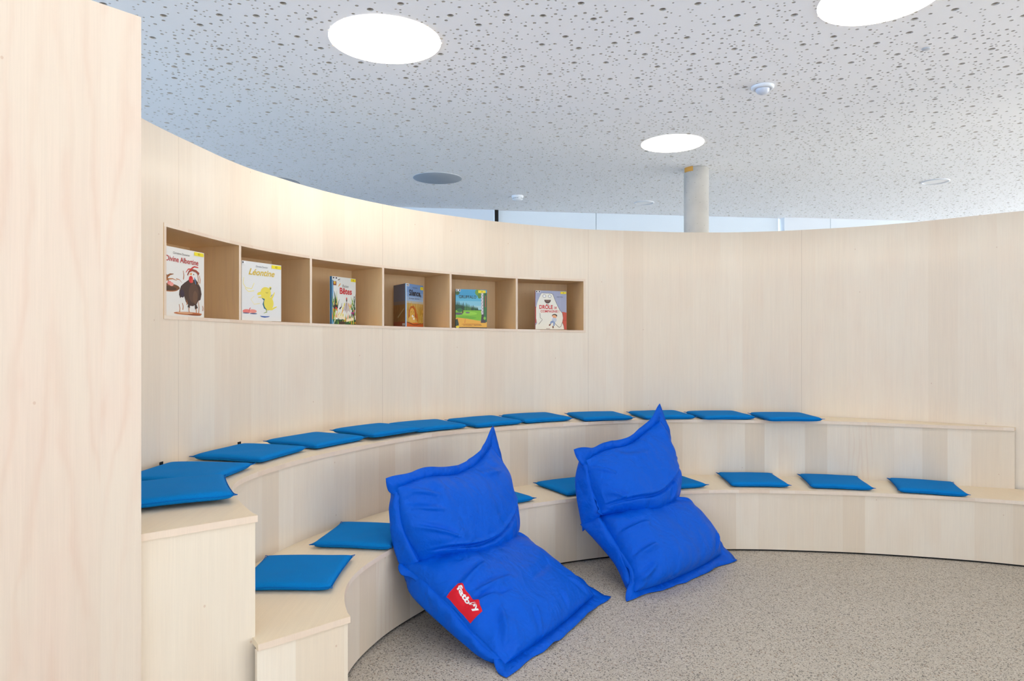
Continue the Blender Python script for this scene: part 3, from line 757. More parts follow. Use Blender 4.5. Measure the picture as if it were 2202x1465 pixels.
seat1 = dict(c=([q1(0, .0, .02), q1(0, .17, .12), q1(0, .31, .215), q1(0, .57, .345)], [q1(BW, .0, .03), q1(BW, .16, .09), q1(BW, .37, .19), q1(BW, .56, .27)],
                [q1(0, 0, .02), q1(.3, -.025, .03), q1(.6, -.02, .03), q1(BW, 0, .03)], [q1(0, .57, .345), q1(.45, .57, .27), q1(BW, .56, .27)]), ref=(.3, -.2, 1), up=.135, dn=.13, skew=(0, .3))
back1 = dict(c=([q1(.06, .51, .345), q1(-.01, .56, .51), q1(-.02, .585, .705)], [q1(BW, .55, .27), q1(BW+.01, .555, .43), q1(BW, .59, .62), q1(BW-.02, .65, .775)],
                [q1(.06, .51, .345), q1(.45, .54, .25), q1(BW, .55, .27)], [q1(-.02, .585, .705), q1(.2, .585, .715), q1(.42, .585, .69), q1(.62, .60, .70), q1(.78, .63, .745), q1(BW-.02, .65, .775)]),
             ref=(.85, -.53, .2), up=.165, dn=.13, skew=(0, -.9))
b1, bs1, bn1, bu1 = bag((.0, 3.25, 0), 'front blue nylon bean bag with a red tag, leaning on the lower bench', seat1, back1, 3.0,
    [(.02, .55, .30, .62, .010, .016), (.02, .42, .22, .40, .010, .014), (.75, .95, .98, .72, .010, .018), (.05, .08, .16, .30, .010, .015), (.5, .35, .8, .42, -.006, .03), (.9, .05, .82, .2, .009, .014), (.10, .47, .36, .44, .012, .014), (.10, .44, .30, .36, -.008, .014), (.62, .02, .64, .14, .009, .012), (.3, .02, .36, .16, .008, .014), (.2, .93, .34, .80, .010, .018)],
    [(.05, .13, .99, .42, -.012, .010), (.03, .5, .2, .3, .010, .016), (.04, .75, .2, .66, .008, .014), (.65, .93, .85, .80, .010, .018), (.05, .95, .22, .8, .009, .014)],
    [(0, 0, .0, (0, 0, 0)), (96, 0, .02, (.1, .05, 0))], [(96, 96, .045, (.12, .1, .9)), (0, 96, .0, (0, 0, 0))])

seat2 = dict(c=([(.655, 3.62, .03), (.655, 3.67, .13), (.60, 3.78, .22), (.519, 3.97, .35)], [(1.31, 4.20, .05), (1.275, 4.29, .15), (1.19, 4.35, .27), (1.04, 4.36, .35)],
                [(.655, 3.62, .03), (.86, 3.77, .03), (1.10, 3.98, .04), (1.31, 4.20, .05)], [(.519, 3.97, .35), (.76, 4.15, .31), (1.04, 4.36, .35)]), ref=(.15, -.4, 1), up=.135, dn=.12, skew=(0, .3))
back2 = dict(c=([(.525, 3.93, .37), (.47, 4.0, .52), (.445, 4.06, .665)], [(1.03, 4.36, .34), (1.065, 4.42, .53), (1.045, 4.48, .71), (.99, 4.50, .85)],
                [(.525, 3.93, .37), (.77, 4.13, .30), (1.03, 4.36, .34)], [(.445, 4.06, .665), (.578, 4.2, .700), (.741, 4.3, .720), (.88, 4.42, .785), (.99, 4.50, .85)]),
             ref=(.45, -.85, .2), up=.155, dn=.09, skew=(0, -.9))
b2, bs2, bn2, bu2 = bag((.85, 4.05, 0), 'rear royal blue nylon bean bag, its tall peak overlapping the pads of the upper bench', seat2, back2, 17.0,
    [(.02, .62, .25, .60, .012, .016), (.02, .3, .2, .34, .012, .014), (.7, .95, .97, .7, .012, .018), (.0, .12, .14, .2, .012, .014), (.85, .08, .9, .25, .010, .014), (.4, .9, .62, .97, .008, .02)],
    [(.03, .12, .99, .42, -.012, .010), (.35, .86, .62, .80, .008, .02), (.03, .8, .16, .6, .010, .014), (.7, .16, .76, .34, .008, .014), (.05, .3, .15, .15, .010, .014)],
    [(96, 0, .035, (.5, .1, .05))], [(96, 96, .04, (-.1, .1, .9)), (0, 96, .03, (-.6, 0, .35))])
def gusset(r, Lc, Rc, ref, bul, seed):
    m_, S_, N_, _ = pillow(Lc, Rc, [Lc[0], Rc[0]], [Lc[-1], Rc[-1]], ref=Vector(ref), up=bul, dn=.02, seed=seed, n=48, p=3, q=.5, wr=.008)
    bag_part(r, m_, 'side_gusset')
gusset(b1, [q1(.03, .575, .25), q1(-.01, .62, .45), q1(.0, .63, .68)], [q1(.05, .50, .335), q1(-.005, .555, .51), q1(-.02, .585, .70)], (-.53, -.85, 0), .025, 41)
gusset(b2, [(.418, 3.98, .255), (.385, 4.08, .519), (.425, 4.12, .69)], [(.52, 3.935, .365), (.468, 4.0, .52), (.445, 4.06, .66)], (-.75, -.65, 0), .02, 47)

gusset(b1, [q1(.03, .575, .25), q1(-.01, .47, .19), q1(.0, .16, .035), q1(.0, .05, .012)], [q1(.03, .545, .35), q1(0, .31, .212), q1(0, .12, .08), q1(0, .02, .04)], (-.6, -.6, -.3), .02, 43)
gusset(b2, [(.405, 3.99, .295), (.572, 3.80, .138), (.625, 3.67, .03)], [(.50, 3.97, .372), (.602, 3.78, .218), (.657, 3.64, .06)], (-.75, -.5, -.3), .02, 49)
# red woven tag sewn in the left seam of the front bag
def red_tag():
    r = empty('tagroot', (0, 0, 0)); bpy.data.objects.remove(r)
    n = 96; top = bu1[1]
    path = [(3, 64), (5, 54), (6, 46), (5, 38)]       # along the left seam, from the back forwards (i, j)
    def surf(a, w_):      # a 0..1 along tag, w_ 0..1 across (into the seat)
        j = 56-23*a; i = .4+4.4*w_*(1+.15*math.sin(a*3))
        i0, j0 = int(i), int(j); fi, fj = i-i0, j-j0
        p = top[j0][i0]*(1-fi)*(1-fj)+top[j0][i0+1]*fi*(1-fj)+top[j0+1][i0]*(1-fi)*fj+top[j0+1][i0+1]*fi*fj
        nn = bn1[j0][i0]
        return p+nn*(.008+.010*math.sin(a*math.pi)*w_)
    m = MB(); rows = [[surf(a, c) for a in lsp(0, 1, 30)] for c in lsp(0, 1, 8)]
    m.grid(rows, None, 0, True)
    rows2 = [[surf(a, c)-bn1[50][6]*.0015 for a in lsp(0, 1, 30)] for c in lsp(0, 1, 8)]; m.grid(rows2, None, 0, True, flip=True)
    o = bag_part(b1, m, 'woven_tag', srgb('tag_red', (226, 24, 44), .7)); o['label'] = 'red woven tag with white lettering'
    vs, fs = text_mesh('fatboy', .035); m = MB()
    pts = []
    for x, y in vs:
        a = .08+.84*x; c = .84-.52*(1-y); pts.append(surf(a, c)+bn1[50][6]*.0018)
    m.add(pts, fs, [(0, 0)]*len(pts)); l = b1.location; m.v = [(p[0]-l[0], p[1]-l[1], p[2]) for p in m.v]
    t = m.build('tag_lettering', srgb('tag_white', (245, 245, 245), .7), o)
red_tag()


def ell(cx, cy, rx, ry, n=22, rot=0, a0=0, a1=360):
    o = []
    for k in range(n if a1-a0 >= 360 else n+1):
        a = math.radians(a0+(a1-a0)*k/n); x, y = rx*math.cos(a), ry*math.sin(a); r = math.radians(rot)
        o.append((cx+x*math.cos(r)-y*math.sin(r), cy+x*math.sin(r)+y*math.cos(r)))
    return o
def stroke(pts, w0, w1=None, asp=1.0):
    w1 = w0 if w1 is None else w1; n = len(pts); a, b = [], []
    for i, (x, y) in enumerate(pts):
        p, q = pts[max(0, i-1)], pts[min(n-1, i+1)]; dx, dy = q[0]-p[0], q[1]-p[1]; l = math.hypot(dx, dy) or 1
        w = w0+(w1-w0)*i/(n-1); a.append((x-dy/l*w, y+dx/l*w)); b.append((x+dy/l*w, y-dx/l*w))
    return a+b[::-1]
def rect(x0, x1, y0, y1): return [(x0, y0), (x1, y0), (x1, y1), (x0, y1)]
CM = {}
def colmat(c):
    if c not in CM: CM[c] = srgb('print_ink', c, .45, .4) if False else None
    if CM[c] is None:
        m = bpy.data.materials.new('print_ink'); m.use_nodes = True; b = m.node_tree.nodes['Principled BSDF']
        b.inputs['Base Color'].default_value = (*lin(c), 1); b.inputs['Roughness'].default_value = .4; CM[c] = m
    return CM[c]
def art(parent, name, w_, h_, shapes, y0=-.0003, x_off=0.0, back=False, label=None):
    txt = [sh for sh in shapes if sh[1] == 'T']
    if name == 'title_lettering' and len(txt) > 1:
        for k, sh in enumerate(txt): art(parent, 'author_lettering' if k == 0 and (parent.name != 'x') and (sh[6]-sh[5] < .05) else 'title_lettering', w_, h_, [sh], y0)
        return
    m = MB(); mats = []; lay = 0
    for sh in shapes:
        c = sh[0]
        if colmat(c) not in mats: mats.append(colmat(c))
        mi = mats.index(colmat(c)); lay += 1; y = y0-min(.00003, .0010/max(1, len(shapes)))*lay
        def cv(p):
            px = min(1, max(0, p[0])); py = min(1, max(0, p[1]))
            return (px*w_, y, py*h_)
        if sh[1] == 'T':
            _, _, body, x0, x1, z0, z1, off = sh[:8]; sl = sh[8] if len(sh) > 8 else 0; sp = sh[9] if len(sh) > 9 else 1
            vs, fs = text_mesh(body, off, sp, sl); m.add([cv((x0+(x1-x0)*a, z0+(z1-z0)*b)) for a, b in vs], fs, [(0, 0)]*len(vs), mi)
        elif sh[1] == 'G':     # vertical colour change printed in bands
            pass
        else:
            vs = [cv(p) for p in sh[1]]
            # triangulate concave outlines
            from mathutils.geometry import tessellate_polygon
            tr = tessellate_polygon([[Vector(v) for v in vs]]); m.add(vs, [list(t) for t in tr], [(0, 0)]*len(vs), mi)
    # all front faces look to -y
    fs2 = []
    for f in m.f:
        a, b, c = (Vector(m.v[k]) for k in f[:3]); nrm = (b-a).cross(c-a); fs2.append(f if nrm.y < 0 else f[::-1])
    m.f = fs2
    if not m.f: return None
    o = m.build(name, mats, parent)
    if label: o['label'] = label
    return o
def book(Lp, Rp, zb, h, th, cover, label, spine=None, open_ang=None, jitter=0):
    dx, dy = Rp[0]-Lp[0], Rp[1]-Lp[1]; w_ = math.hypot(dx, dy); rz = math.atan2(dy, dx)
    r = empty('picture_book', (Lp[0], Lp[1], zb+.0005), rz); tag(r, label, 'book', 'picture books in the wall niche')
    cm = colmat(cover); sm = colmat(spine or cover); pg = colmat((236, 230, 216))
    m = MB(); m.box(0, w_, 0, .0022, 0, h); m.build('front_cover', cm, r, bevel=.0005)
    if open_ang is None:
        m = MB(); m.box(0, .0022, .0022, th-.0022, 0, h); m.build('spine', sm, r)
        m = MB(); m.box(0, w_, th-.0022, th, 0, h); m.build('back_cover', cm, r)
        m = MB(); m.box(.0023, w_-.004, .0023, th-.0023, .003, h-.003); m.build('page_block', pg, r)
    return r, w_, h
Y = (246, 226, 40)
def sticker(r, w_, h, x0=.83, x1=.99, z0=.925, z1=.985, txt='A'):
    art(r, 'yellow_sticker', w_, h, [(Y, rect(x0, x1, z0, z1)), ((70, 64, 20), 'T', txt, x0+(x1-x0)*.40, x0+(x1-x0)*.62, z0+(z1-z0)*.25, z0+(z1-z0)*.75, .0)], -.0017)
def code(r, w_, h, n=2, x0=0.0, x1=.2):
    sh = [((242, 242, 242), rect(x0, x1, .945, .998))]
    for k in range(n): a = x0+(x1-x0)*(.1+.55*k); sh.append(((40, 38, 44), rect(a, a+(x1-x0)*.28, .955, .985)))
    art(r, 'shelf_mark_sticker', w_, h, sh, -.0030)
rb = random.Random(8)

# 1: white cover, brown hen
r, w_, h = book((-1.598, 3.087), (-1.549, 3.380), 1.5040, .324, .014, (236, 233, 226), 'white picture book with a dark hen, cut by the left side of the niche')
art(r, 'title_lettering', w_, h, [((96, 84, 76), 'T', 'Christine Davenier', .20, .62, .905, .935, 0), ((190, 40, 40), 'T', 'Divine Albertine', .03, .84, .79, .87, .012)], -.0014)
br, dk, og = (150, 92, 48), (72, 52, 46), (196, 120, 64)
sh = [(og, ell(.10, .40, .24, .05)), ((120, 78, 48), ell(.10, .415, .27, .055)), ((84, 60, 44), ell(.09, .40, .2, .03)), (br, stroke([(.0, .48), (.06, .56), (.14, .60), (.22, .61)], .03, .004)), (og, stroke([(.02, .5), (.1, .53), (.2, .54), (.3, .52)], .015, .003)),
      ((232, 138, 130), ell(.12, .475, .05, .03)), ((240, 160, 150), ell(.17, .46, .05, .028)), (br, stroke([(.0, .62), (.05, .58), (.10, .50)], .02, .01)), (og, stroke([(.28, .545), (.36, .54), (.42, .5)], .007, .002))]
art(r, 'nest_illustration', w_, h, sh, -.0002)
body = [(.36, .38), (.40, .45), (.48, .50), (.58, .55), (.66, .61), (.74, .60), (.82, .54), (.90, .46), (.93, .36), (.90, .27), (.84, .25), (.80, .20), (.70, .165), (.60, .17), (.52, .22), (.48, .30), (.44, .31), (.38, .27), (.35, .32)]
sh = [(dk, body), ((92, 66, 54), ell(.72, .36, .13, .15)), ((108, 78, 60), ell(.76, .30, .06, .10)), ((60, 44, 62), ell(.43, .34, .05, .06, rot=20)), ((238, 232, 224), ell(.70, .625, .08, .06)),
      ((216, 50, 52), ell(.65, .565, .055, .055)), ((228, 90, 80), ell(.68, .545, .025, .03)), ((90, 140, 190), stroke([(.74, .60), (.76, .54), (.775, .5)], .012, .006)), ((230, 150, 60), [(.60, .64), (.67, .67), (.67, .63)]),
      ((40, 34, 34), ell(.72, .645, .012, .010)), ((150, 70, 50), stroke([(.56, .62), (.60, .68), (.68, .71), (.78, .70), (.86, .66)], .012, .022)), ((200, 46, 44), stroke([(.62, .69), (.68, .74), (.74, .765), (.84, .76)], .016, .008)), ((210, 60, 50), stroke([(.52, .66), (.58, .715), (.66, .72)], .006, .012))]
for x, a, b in ((.46, .68, .55), (.44, .20, .10), (.36, .18, .06), (.88, .64, .52), (.83, .66, .50), (.85, .25, .06), (.96, .18, .10), (.54, .25, .18)): sh.append(((190, 120, 70), stroke([(x-.01, a), (x+.012, (a+b)/2), (x, b)], .006, .010)))
sh += [(dk, stroke([(.60, .19), (.59, .14)], .02, .03)), (dk, stroke([(.77, .19), (.79, .13)], .02, .04)), (og, stroke([(.60, .14), (.595, .10), (.61, .055)], .008)), (og, stroke([(.785, .13), (.79, .08), (.79, .04)], .008)),
       ((190, 108, 60), ell(.58, .05, .36, .022)), ((224, 180, 140), ell(.50, .055, .2, .01)), ((140, 70, 40), ell(.74, .035, .18, .012))]
art(r, 'hen_illustration', w_, h, sh, -.0004)
sticker(r, w_, h, .73, .98, .935, .99, 'BD')

# 2: white cover, small yellow animal
r, w_, h = book((-1.498, 3.724), (-1.374, 4.000), 1.5000, .333, .014, (234, 234, 232), 'white picture book with a small yellow animal dancing on the cover')
art(r, 'title_lettering', w_, h, [((90, 92, 96), 'T', 'Christine Davenier', .34, .64, .915, .945, 0), ((224, 190, 70), 'T', 'Léontine', .16, .82, .775, .885, .02, .35)], -.0014)
yl, yd = (240, 222, 92), (120, 150, 110)
sh = [((246, 232, 130), stroke([(.05, .72), (.03, .62), (.10, .55), (.24, .54), (.30, .64)], .006)), ((246, 232, 130), stroke([(.08, .54), (.16, .49), (.30, .51)], .006)), ((246, 232, 150), stroke([(.30, .42), (.22, .36), (.30, .28), (.44, .30)], .005)),
      ((40, 110, 130), stroke([(.50, .41), (.56, .36), (.53, .29), (.56, .23), (.66, .20)], .022, .018)), (yl, ell(.67, .31, .125, .115)), (yl, stroke([(.62, .22), (.75, .21), (.88, .26)], .03, .008)), (yl, stroke([(.74, .40), (.79, .46), (.82, .51)], .022, .008)),
      (yl, stroke([(.56, .40), (.48, .41), (.40, .405)], .016, .006)), (yl, ell(.59, .485, .135, .105)), (yl, ell(.43, .47, .06, .025, rot=15)), (yl, ell(.70, .565, .045, .03, rot=50)), ((100, 130, 120), ell(.715, .57, .02, .014, rot=50)),
      ((150, 170, 80), stroke([(.60, .20), (.62, .16), (.54, .135)], .016, .004)), ((150, 130, 60), stroke([(.59, .50), (.62, .485), (.65, .50)], .004)),
      ((120, 130, 90), stroke([(.72, .43), (.76, .47)], .006)), ((232, 124, 116), ell(.12, .155, .10, .035)), ((240, 150, 136), ell(.26, .16, .10, .032)), ((214, 84, 92), stroke([(.17, .15), (.19, .20), (.21, .215)], .008)), ((70, 90, 130), ell(.10, .125, .08, .008)), ((60, 80, 130), ell(.28, .12, .09, .009)),
      ((54, 96, 170), [(.44, .09), (.50, .085), (.60, .083), (.70, .088), (.66, .070), (.56, .058), (.48, .068)])]
art(r, 'animal_illustration', w_, h, sh, -.0002)
sticker(r, w_, h, .74, .99, .925, .985, 'BD'); code(r, w_, h, 1, .0, .09)

# 3: insects and plants
r, w_, h = book((-1.168, 4.362), (-1.064, 4.575), 1.4935, .311, .020, (236, 238, 232), 'small picture book with leaves and insects round its red title', spine=(40, 120, 176))
sh = [((50, 96, 60), rect(0, 1, 0, .10))]
cols = [(96, 160, 60), (60, 120, 60), (150, 190, 70), (40, 90, 66), (190, 200, 80), (230, 150, 50), (28, 70, 56)]
for k in range(46):
    left = k % 2; x = (rb.uniform(.0, .22) if left else rb.uniform(.80, 1.0)); y = rb.uniform(-.05, .45); L_ = rb.uniform(.12, .34); b = rb.uniform(-.08, .08)
    sh.append((rb.choice(cols), stroke([(x, y), (x+b*.6, y+L_*.5), (x+b*1.6, y+L_)], .022, .003)))
for k in range(26):
    x = rb.uniform(.2, .85); y = rb.uniform(-.02, .12); sh.append((rb.choice(cols+[(60, 46, 40)]), stroke([(x, y), (x+rb.uniform(-.05, .05), y+rb.uniform(.06, .16))], .02, .003)))
for x, y, a, c in ((.50, .42, 70, Y), (.44, .34, 60, Y), (.42, .27, 70, (240, 170, 40)), (.70, .42, 110, (240, 160, 40)), (.74, .36, 100, Y), (.78, .40, 80, (240, 140, 40)), (.28, .22, 50, Y), (.36, .20, 80, Y), (.44, .19, 90, Y), (.55, .10, 90, (244, 160, 40)), (.66, .16, 90, (240, 140, 40))):
    sh.append((c, ell(x, y, .045, .016, rot=a)))
sh += [((206, 196, 194), [(.60, .50), (.52, .42), (.44, .28), (.56, .30), (.60, .22), (.66, .30), (.76, .26), (.68, .42)]), ((150, 130, 124), stroke([(.60, .46), (.58, .34), (.54, .26)], .014, .004)), ((80, 66, 60), ell(.60, .52, .025, .04)), ((214, 40, 50), ell(.60, .555, .022, .022)),
       ((60, 50, 50), ell(.14, .36, .09, .05)), ((220, 70, 60), ell(.16, .33, .035, .03)), ((150, 200, 60), ell(.14, .30, .03, .02)), ((46, 40, 44), stroke([(.30, .32), (.38, .37), (.40, .45)], .02, .003)), ((170, 60, 130), ell(.86, .25, .07, .022)), ((110, 30, 70), ell(.90, .21, .05, .02, rot=-40)), ((214, 90, 90), ell(.92, .30, .03, .02)),
       ((150, 80, 50), rect(.04, .17, .815, .90)), ((240, 190, 60), ell(.10, .87, .04, .03)), ((240, 160, 60), ell(.30, .83, .06, .014, rot=40)), ((60, 50, 46), stroke([(.24, .93), (.32, .96), (.30, .90)], .010, .004)), ((60, 50, 50), ell(.93, .60, .02, .012)),
       ((244, 232, 200), [(.20, .13), (.52, .10), (.53, .16), (.21, .19)]), ((244, 232, 200), [(.58, .05), (.90, .09), (.90, .15), (.58, .11)]), ((70, 54, 46), ell(.42, .03, .14, .03)), ((250, 250, 250), stroke([(.06, .0), (.09, .06), (.14, .10)], .012, .003))]
art(r, 'plant_illustration', w_, h, sh, -.0002)
art(r, 'title_lettering', w_, h, [((130, 124, 118), 'T', 'Petites', .42, .68, .785, .845, .0, .2), ((208, 24, 40), 'T', 'Bêtes', .31, .82, .64, .775, .025)], -.0014)
art(r, 'spine_print', w_, h, [((70, 150, 200), rect(.0, .05, .0, .92))], -.0002)
sticker(r, w_, h, .78, .99, .925, .99); code(r, w_, h, 2, .0, .2)

# 4: open standing book with a sleeping lion in wheat
r, w_, h = book((-.7440, 4.722), (-.656, 4.960), 1.4825, .305, .010, (120, 160, 214), 'picture book stood open with a lion lying in wheat under a blue sky', spine=(150, 190, 232), open_ang=100)
def wheat(n, x0=0, x1=1, base=.08):
    o = []
    for k in range(n):
        x = rb.uniform(x0, x1); y = rb.uniform(base, .42); L_ = rb.uniform(.08, .2); c = rb.choice([(214, 164, 60), (196, 142, 44), (232, 190, 90), (176, 124, 40)])
        o.append((c, stroke([(x, y), (x+rb.uniform(-.03, .03), y+L_)], .012, .005)))
    return o
sky = [((118, 158, 212), rect(0, 1, .80, 1)), ((136, 172, 218), rect(0, 1, .70, .80)), ((160, 188, 220), rect(0, 1, .60, .70)), ((190, 186, 170), rect(0, 1, .55, .60)), ((206, 170, 96), rect(0, 1, .08, .55)), ((206, 96, 40), rect(0, 1, 0, .10))]
lion = [((176, 84, 36), ell(.36, .28, .24, .19)), ((196, 104, 44), stroke([(.14, .20), (.16, .36), (.26, .45), (.42, .47), (.54, .38), (.62, .24), (.70, .10)], .03, .03)), ((222, 172, 80), ell(.34, .30, .15, .14)), ((228, 184, 96), ell(.34, .18, .2, .09)),
        ((246, 240, 230), ell(.37, .25, .06, .03)), ((240, 232, 220), ell(.43, .19, .05, .028)), ((120, 70, 50), ell(.41, .265, .02, .012)), ((110, 76, 40), stroke([(.26, .34), (.31, .355)], .005)), ((110, 76, 40), stroke([(.40, .35), (.45, .345)], .005)),
        ((70, 50, 44), stroke([(.04, .11), (.2, .085), (.4, .05), (.6, .05), (.76, .075), (.98, .08)], .008, .006))]
for x in (.70, .76, .80, .88, .92): lion.append(((196, 160, 50), stroke([(x, .08), (x+.01, .24), (x+rb.uniform(-.03, .05), .42)], .014, .006)))
art(r, 'cover_picture', w_, h, sky+wheat(110)+lion, -.0003)
art(r, 'title_lettering', w_, h, [((50, 60, 90), 'T', 'Michaël Escoffier', .36, .64, .905, .935, 0), ((26, 26, 34), 'T', 'Silence,', .16, .86, .70, .87, .03), ((60, 80, 130), 'T', 'je veux dormir !', .16, .82, .635, .69, .0)], -.0014)
sticker(r, w_, h, .82, .99, .89, .96); 
def back_half():
    bx = -.871-(-.744); by = 4.942-4.722; a = math.atan2(by, bx); e = empty('tmp', (0, 0, 0)); bpy.data.objects.remove(e)
    m = MB(); m.box(-w_, 0, 0, .0022, 0, h); o = m.build('back_cover', colmat((84, 92, 120)), r, bevel=.0005)
    o.rotation_euler = (0, 0, a-math.pi-r.rotation_euler.z)
    # print on the outside of the back cover
    sh = [((100, 112, 146), rect(0, 1, .60, 1)), ((122, 112, 110), rect(0, 1, .52, .60)), ((150, 108, 52), rect(0, 1, .12, .52)), ((150, 66, 38), rect(0, 1, 0, .12))]+[((170, 124, 56) if k % 2 else (124, 88, 44), stroke([(x, y), (x+.02, y+.12)], .012, .005)) for k, (x, y) in enumerate((rb.uniform(0, 1), rb.uniform(.12, .42)) for _ in range(50))]
    sh += [((190, 176, 130), stroke([(.35, .22), (.6, .32), (.85, .42)], .02, .012)), ((240, 240, 240), rect(.72, .92, .03, .08)), ((60, 60, 60), 'T', '||||', .75, .89, .04, .07, 0)]
    p = art(r, 'back_cover_print', w_, h, sh, -.0003); p.parent = o; p.location = (-w_, 0, 0)
    m = MB(); m.box(.003, w_-.006, .0023, .0060, .003, h-.003); m.build('page_block', colmat((236, 230, 216)), r)
    m = MB(); m.box(-w_+.006, -.003, .0023, .0060, .003, h-.003); o2 = m.build('page_block', colmat((236, 230, 216)), r); o2.rotation_euler = o.rotation_euler
    m = MB(); m.lathe([(.0042, 0), (.0042, h)], 14, c=(.0012, .003)); m.build('spine', colmat((150, 190, 232)), r)
back_half()
art(r, 'shelf_mark_sticker', w_, h, [((242, 242, 242), rect(.0, .16, .94, .998)), ((60, 40, 36), rect(.02, .06, .95, .985)), ((60, 40, 36), rect(.09, .13, .95, .985))], -.0017)

# 5: green forest cover
r, w_, h = book((-.4165, 4.968), (-.190, 5.066), 1.4760, .289, .012, (70, 140, 190), 'picture book with a green forest clearing and tall tree on the cover', spine=(80, 120, 80))
sh = [((60, 160, 206), rect(0, 1, .82, 1)), ((92, 180, 212), rect(0, 1, .70, .82)), ((130, 196, 216), rect(0, 1, .58, .70)), ((164, 208, 216), rect(0, 1, .48, .58)), ((34, 96, 50), [(0, .40), (0, .60), (.2, .58), (.45, .50), (.62, .46), (1, .5), (1, .38)])]
for k in range(16):
    x = .02+k*.045; y = .62-.010*k+rb.uniform(-.02, .04); sh.append((rb.choice([(24, 74, 40), (36, 96, 48), (20, 60, 36)]), [(x-.045, .44), (x, y+.08), (x+.045, .44)]))
for x in (.30, .36, .42, .48): sh.append(((150, 190, 70), stroke([(x, .44), (x, .54)], .004)))
sh += [((126, 190, 40), rect(0, .92, .20, .46)), ((150, 210, 60), ell(.42, .38, .26, .045)), ((106, 174, 36), ell(.36, .27, .3, .04)), ((90, 84, 96), ell(.08, .37, .14, .03)), ((110, 104, 112), ell(.38, .40, .07, .02)), ((80, 40, 34), stroke([(.22, .38), (.225, .48)], .02)), ((40, 110, 50), ell(.13, .46, .09, .05)),
       ((232, 176, 62), [(0, 0), (1, 0), (1, .18), (.7, .20), (.35, .245), (.05, .27), (0, .25)]), ((214, 150, 46), ell(.5, .10, .32, .025)), ((210, 110, 50), stroke([(.29, .13), (.30, .24)], .010, .005)), ((24, 54, 40), [(.0, .22), (.06, .24), (.10, .10), (.08, .04), (0, .05)]),
       ((30, 90, 50), rect(.86, 1, .16, .92)), ((50, 120, 60), stroke([(.93, .2), (.95, .6), (.92, .9)], .03, .02)), ((168, 60, 56), stroke([(.955, .55), (.95, .70), (.955, .85)], .014)), ((110, 160, 60), ell(.72, .93, .1, .09)), ((90, 140, 56), ell(.76, .84, .06, .07)), ((60, 100, 44), ell(.05, .90, .07, .05)),
       ((70, 60, 64), [(.80, .14), (.83, .34), (.82, .46), (.90, .46), (.91, .30), (.97, .14)]), ((216, 210, 214), rect(.815, .885, .36, .92))]
for k in range(13): y = .38+k*.042; sh.append(((80, 70, 80), stroke([(.815+.02*(k % 2), y), (.85+.03*(k % 2), y+.012)], .008, .003)))
sh += [((44, 36, 30), stroke([(.0, .012), (.4, .02), (1, .01)], .010)), ((130, 190, 70), ell(.93, .26, .04, .04)), ((240, 220, 40), ell(.06, .03, .05, .035))]
art(r, 'forest_illustration', w_, h, sh, -.0002)
art(r, 'title_lettering', w_, h, [((20, 56, 62), 'T', 'GRUFFALO', .10, .66, .765, .845, .02), ((70, 50, 30), 'T', 'Julia Donaldson', .24, .52, .06, .09, 0), ((70, 50, 30), 'T', 'Axel Scheffler', .58, .84, .065, .095, 0)], -.0014)
sticker(r, w_, h, .72, .96, .915, .985); code(r, w_, h, 2, .0, .15)

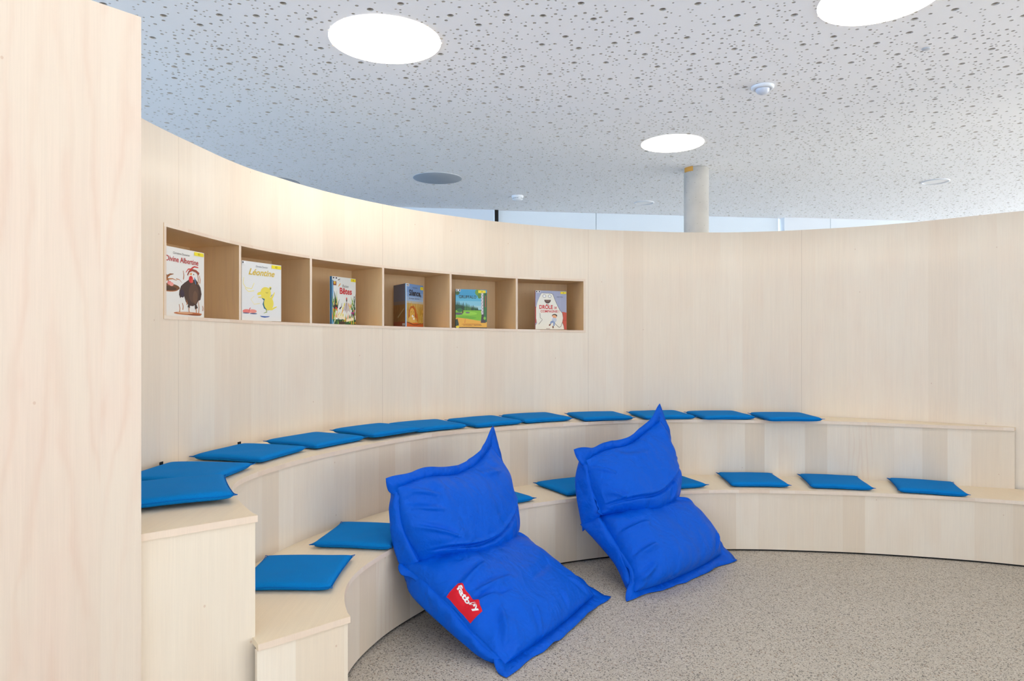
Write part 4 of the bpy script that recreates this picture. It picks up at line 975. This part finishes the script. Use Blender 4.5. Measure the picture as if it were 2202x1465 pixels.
# 6: white bear cover
r, w_, h = book((.181, 5.182), (.428, 5.280), 1.4700, .300, .014, (166, 172, 200), 'picture book with a big white bear and red title on its cover', spine=(200, 90, 80))
sh = []
for k in range(9): sh.append(((184, 190, 214), rect(.55+.05*k, .562+.05*k, .46, .99)))
sh += [((206, 84, 62), [(.84, 0), (1, 0), (1, .44), (.86, .46)]), ((170, 56, 44), stroke([(.86, .24), (.93, .23), (1, .24)], .004)), ((206, 84, 62), rect(0, .03, .16, .58))]
bear = [(.0, 0), (.0, .10), (.05, .16), (.02, .28), (.02, .55), (.06, .70), (.12, .82), (.17, .90), (.20, .935), (.30, .93), (.42, .93), (.52, .925), (.56, .89), (.62, .76), (.70, .62), (.78, .50), (.86, .42), (.885, .30), (.86, .18), (.90, .10), (.92, 0)]
sh += [((60, 56, 54), [(x+(.008 if x > .3 else 0), y+.006) for x, y in bear]), ((240, 237, 224), bear)]
sh += [((70, 66, 62), ell(.28, .86, .055, .042)), ((246, 246, 246), ell(.28, .86, .045, .034)), ((70, 66, 62), ell(.455, .86, .050, .042)), ((246, 246, 246), ell(.455, .86, .040, .034)), ((86, 60, 50), ell(.385, .765, .105, .095, a0=180, a1=360)), ((120, 86, 74), ell(.385, .76, .07, .05, a0=180, a1=360)), ((90, 70, 60), ell(.40, .64, .015, .01)),
       ((70, 66, 62), stroke([(.14, .42), (.15, .30), (.22, .25), (.14, .17), (.10, .13)], .006)), ((70, 66, 62), stroke([(.62, .155), (.70, .09), (.76, .05), (.82, .08), (.86, .18)], .006)),
       ((60, 48, 40), ell(.61, .355, .085, .045)), ((240, 178, 130), ell(.60, .325, .075, .05)), ((230, 150, 110), ell(.59, .315, .02, .01)), ((240, 240, 244), ell(.53, .30, .03, .03)), ((196, 204, 218), ell(.60, .245, .075, .06)), ((130, 150, 190), stroke([(.58, .20), (.50, .19), (.48, .14)], .03, .022)), ((140, 160, 200), stroke([(.60, .20), (.59, .13), (.59, .09)], .03, .022)),
       ((120, 56, 36), ell(.455, .115, .035, .02, rot=30)), ((120, 70, 36), ell(.56, .06, .022, .035)), ((170, 90, 80), rect(.34, .46, .012, .022))]
art(r, 'bear_illustration', w_, h, sh, -.0002)
art(r, 'title_lettering', w_, h, [((70, 76, 100), 'T', 'Olivier Tallec', .68, .88, .835, .86, 0), ((214, 40, 44), 'T', 'DRÔLE', .12, .55, .525, .655, .03), ((220, 60, 60), 'T', 'DE', .60, .68, .53, .59, .03), ((216, 44, 48), 'T', 'COMPAGNIE !', .16, .76, .435, .50, .02)], -.0014)
sticker(r, w_, h, .80, .99, .925, .985); code(r, w_, h, 2, .0, .15)
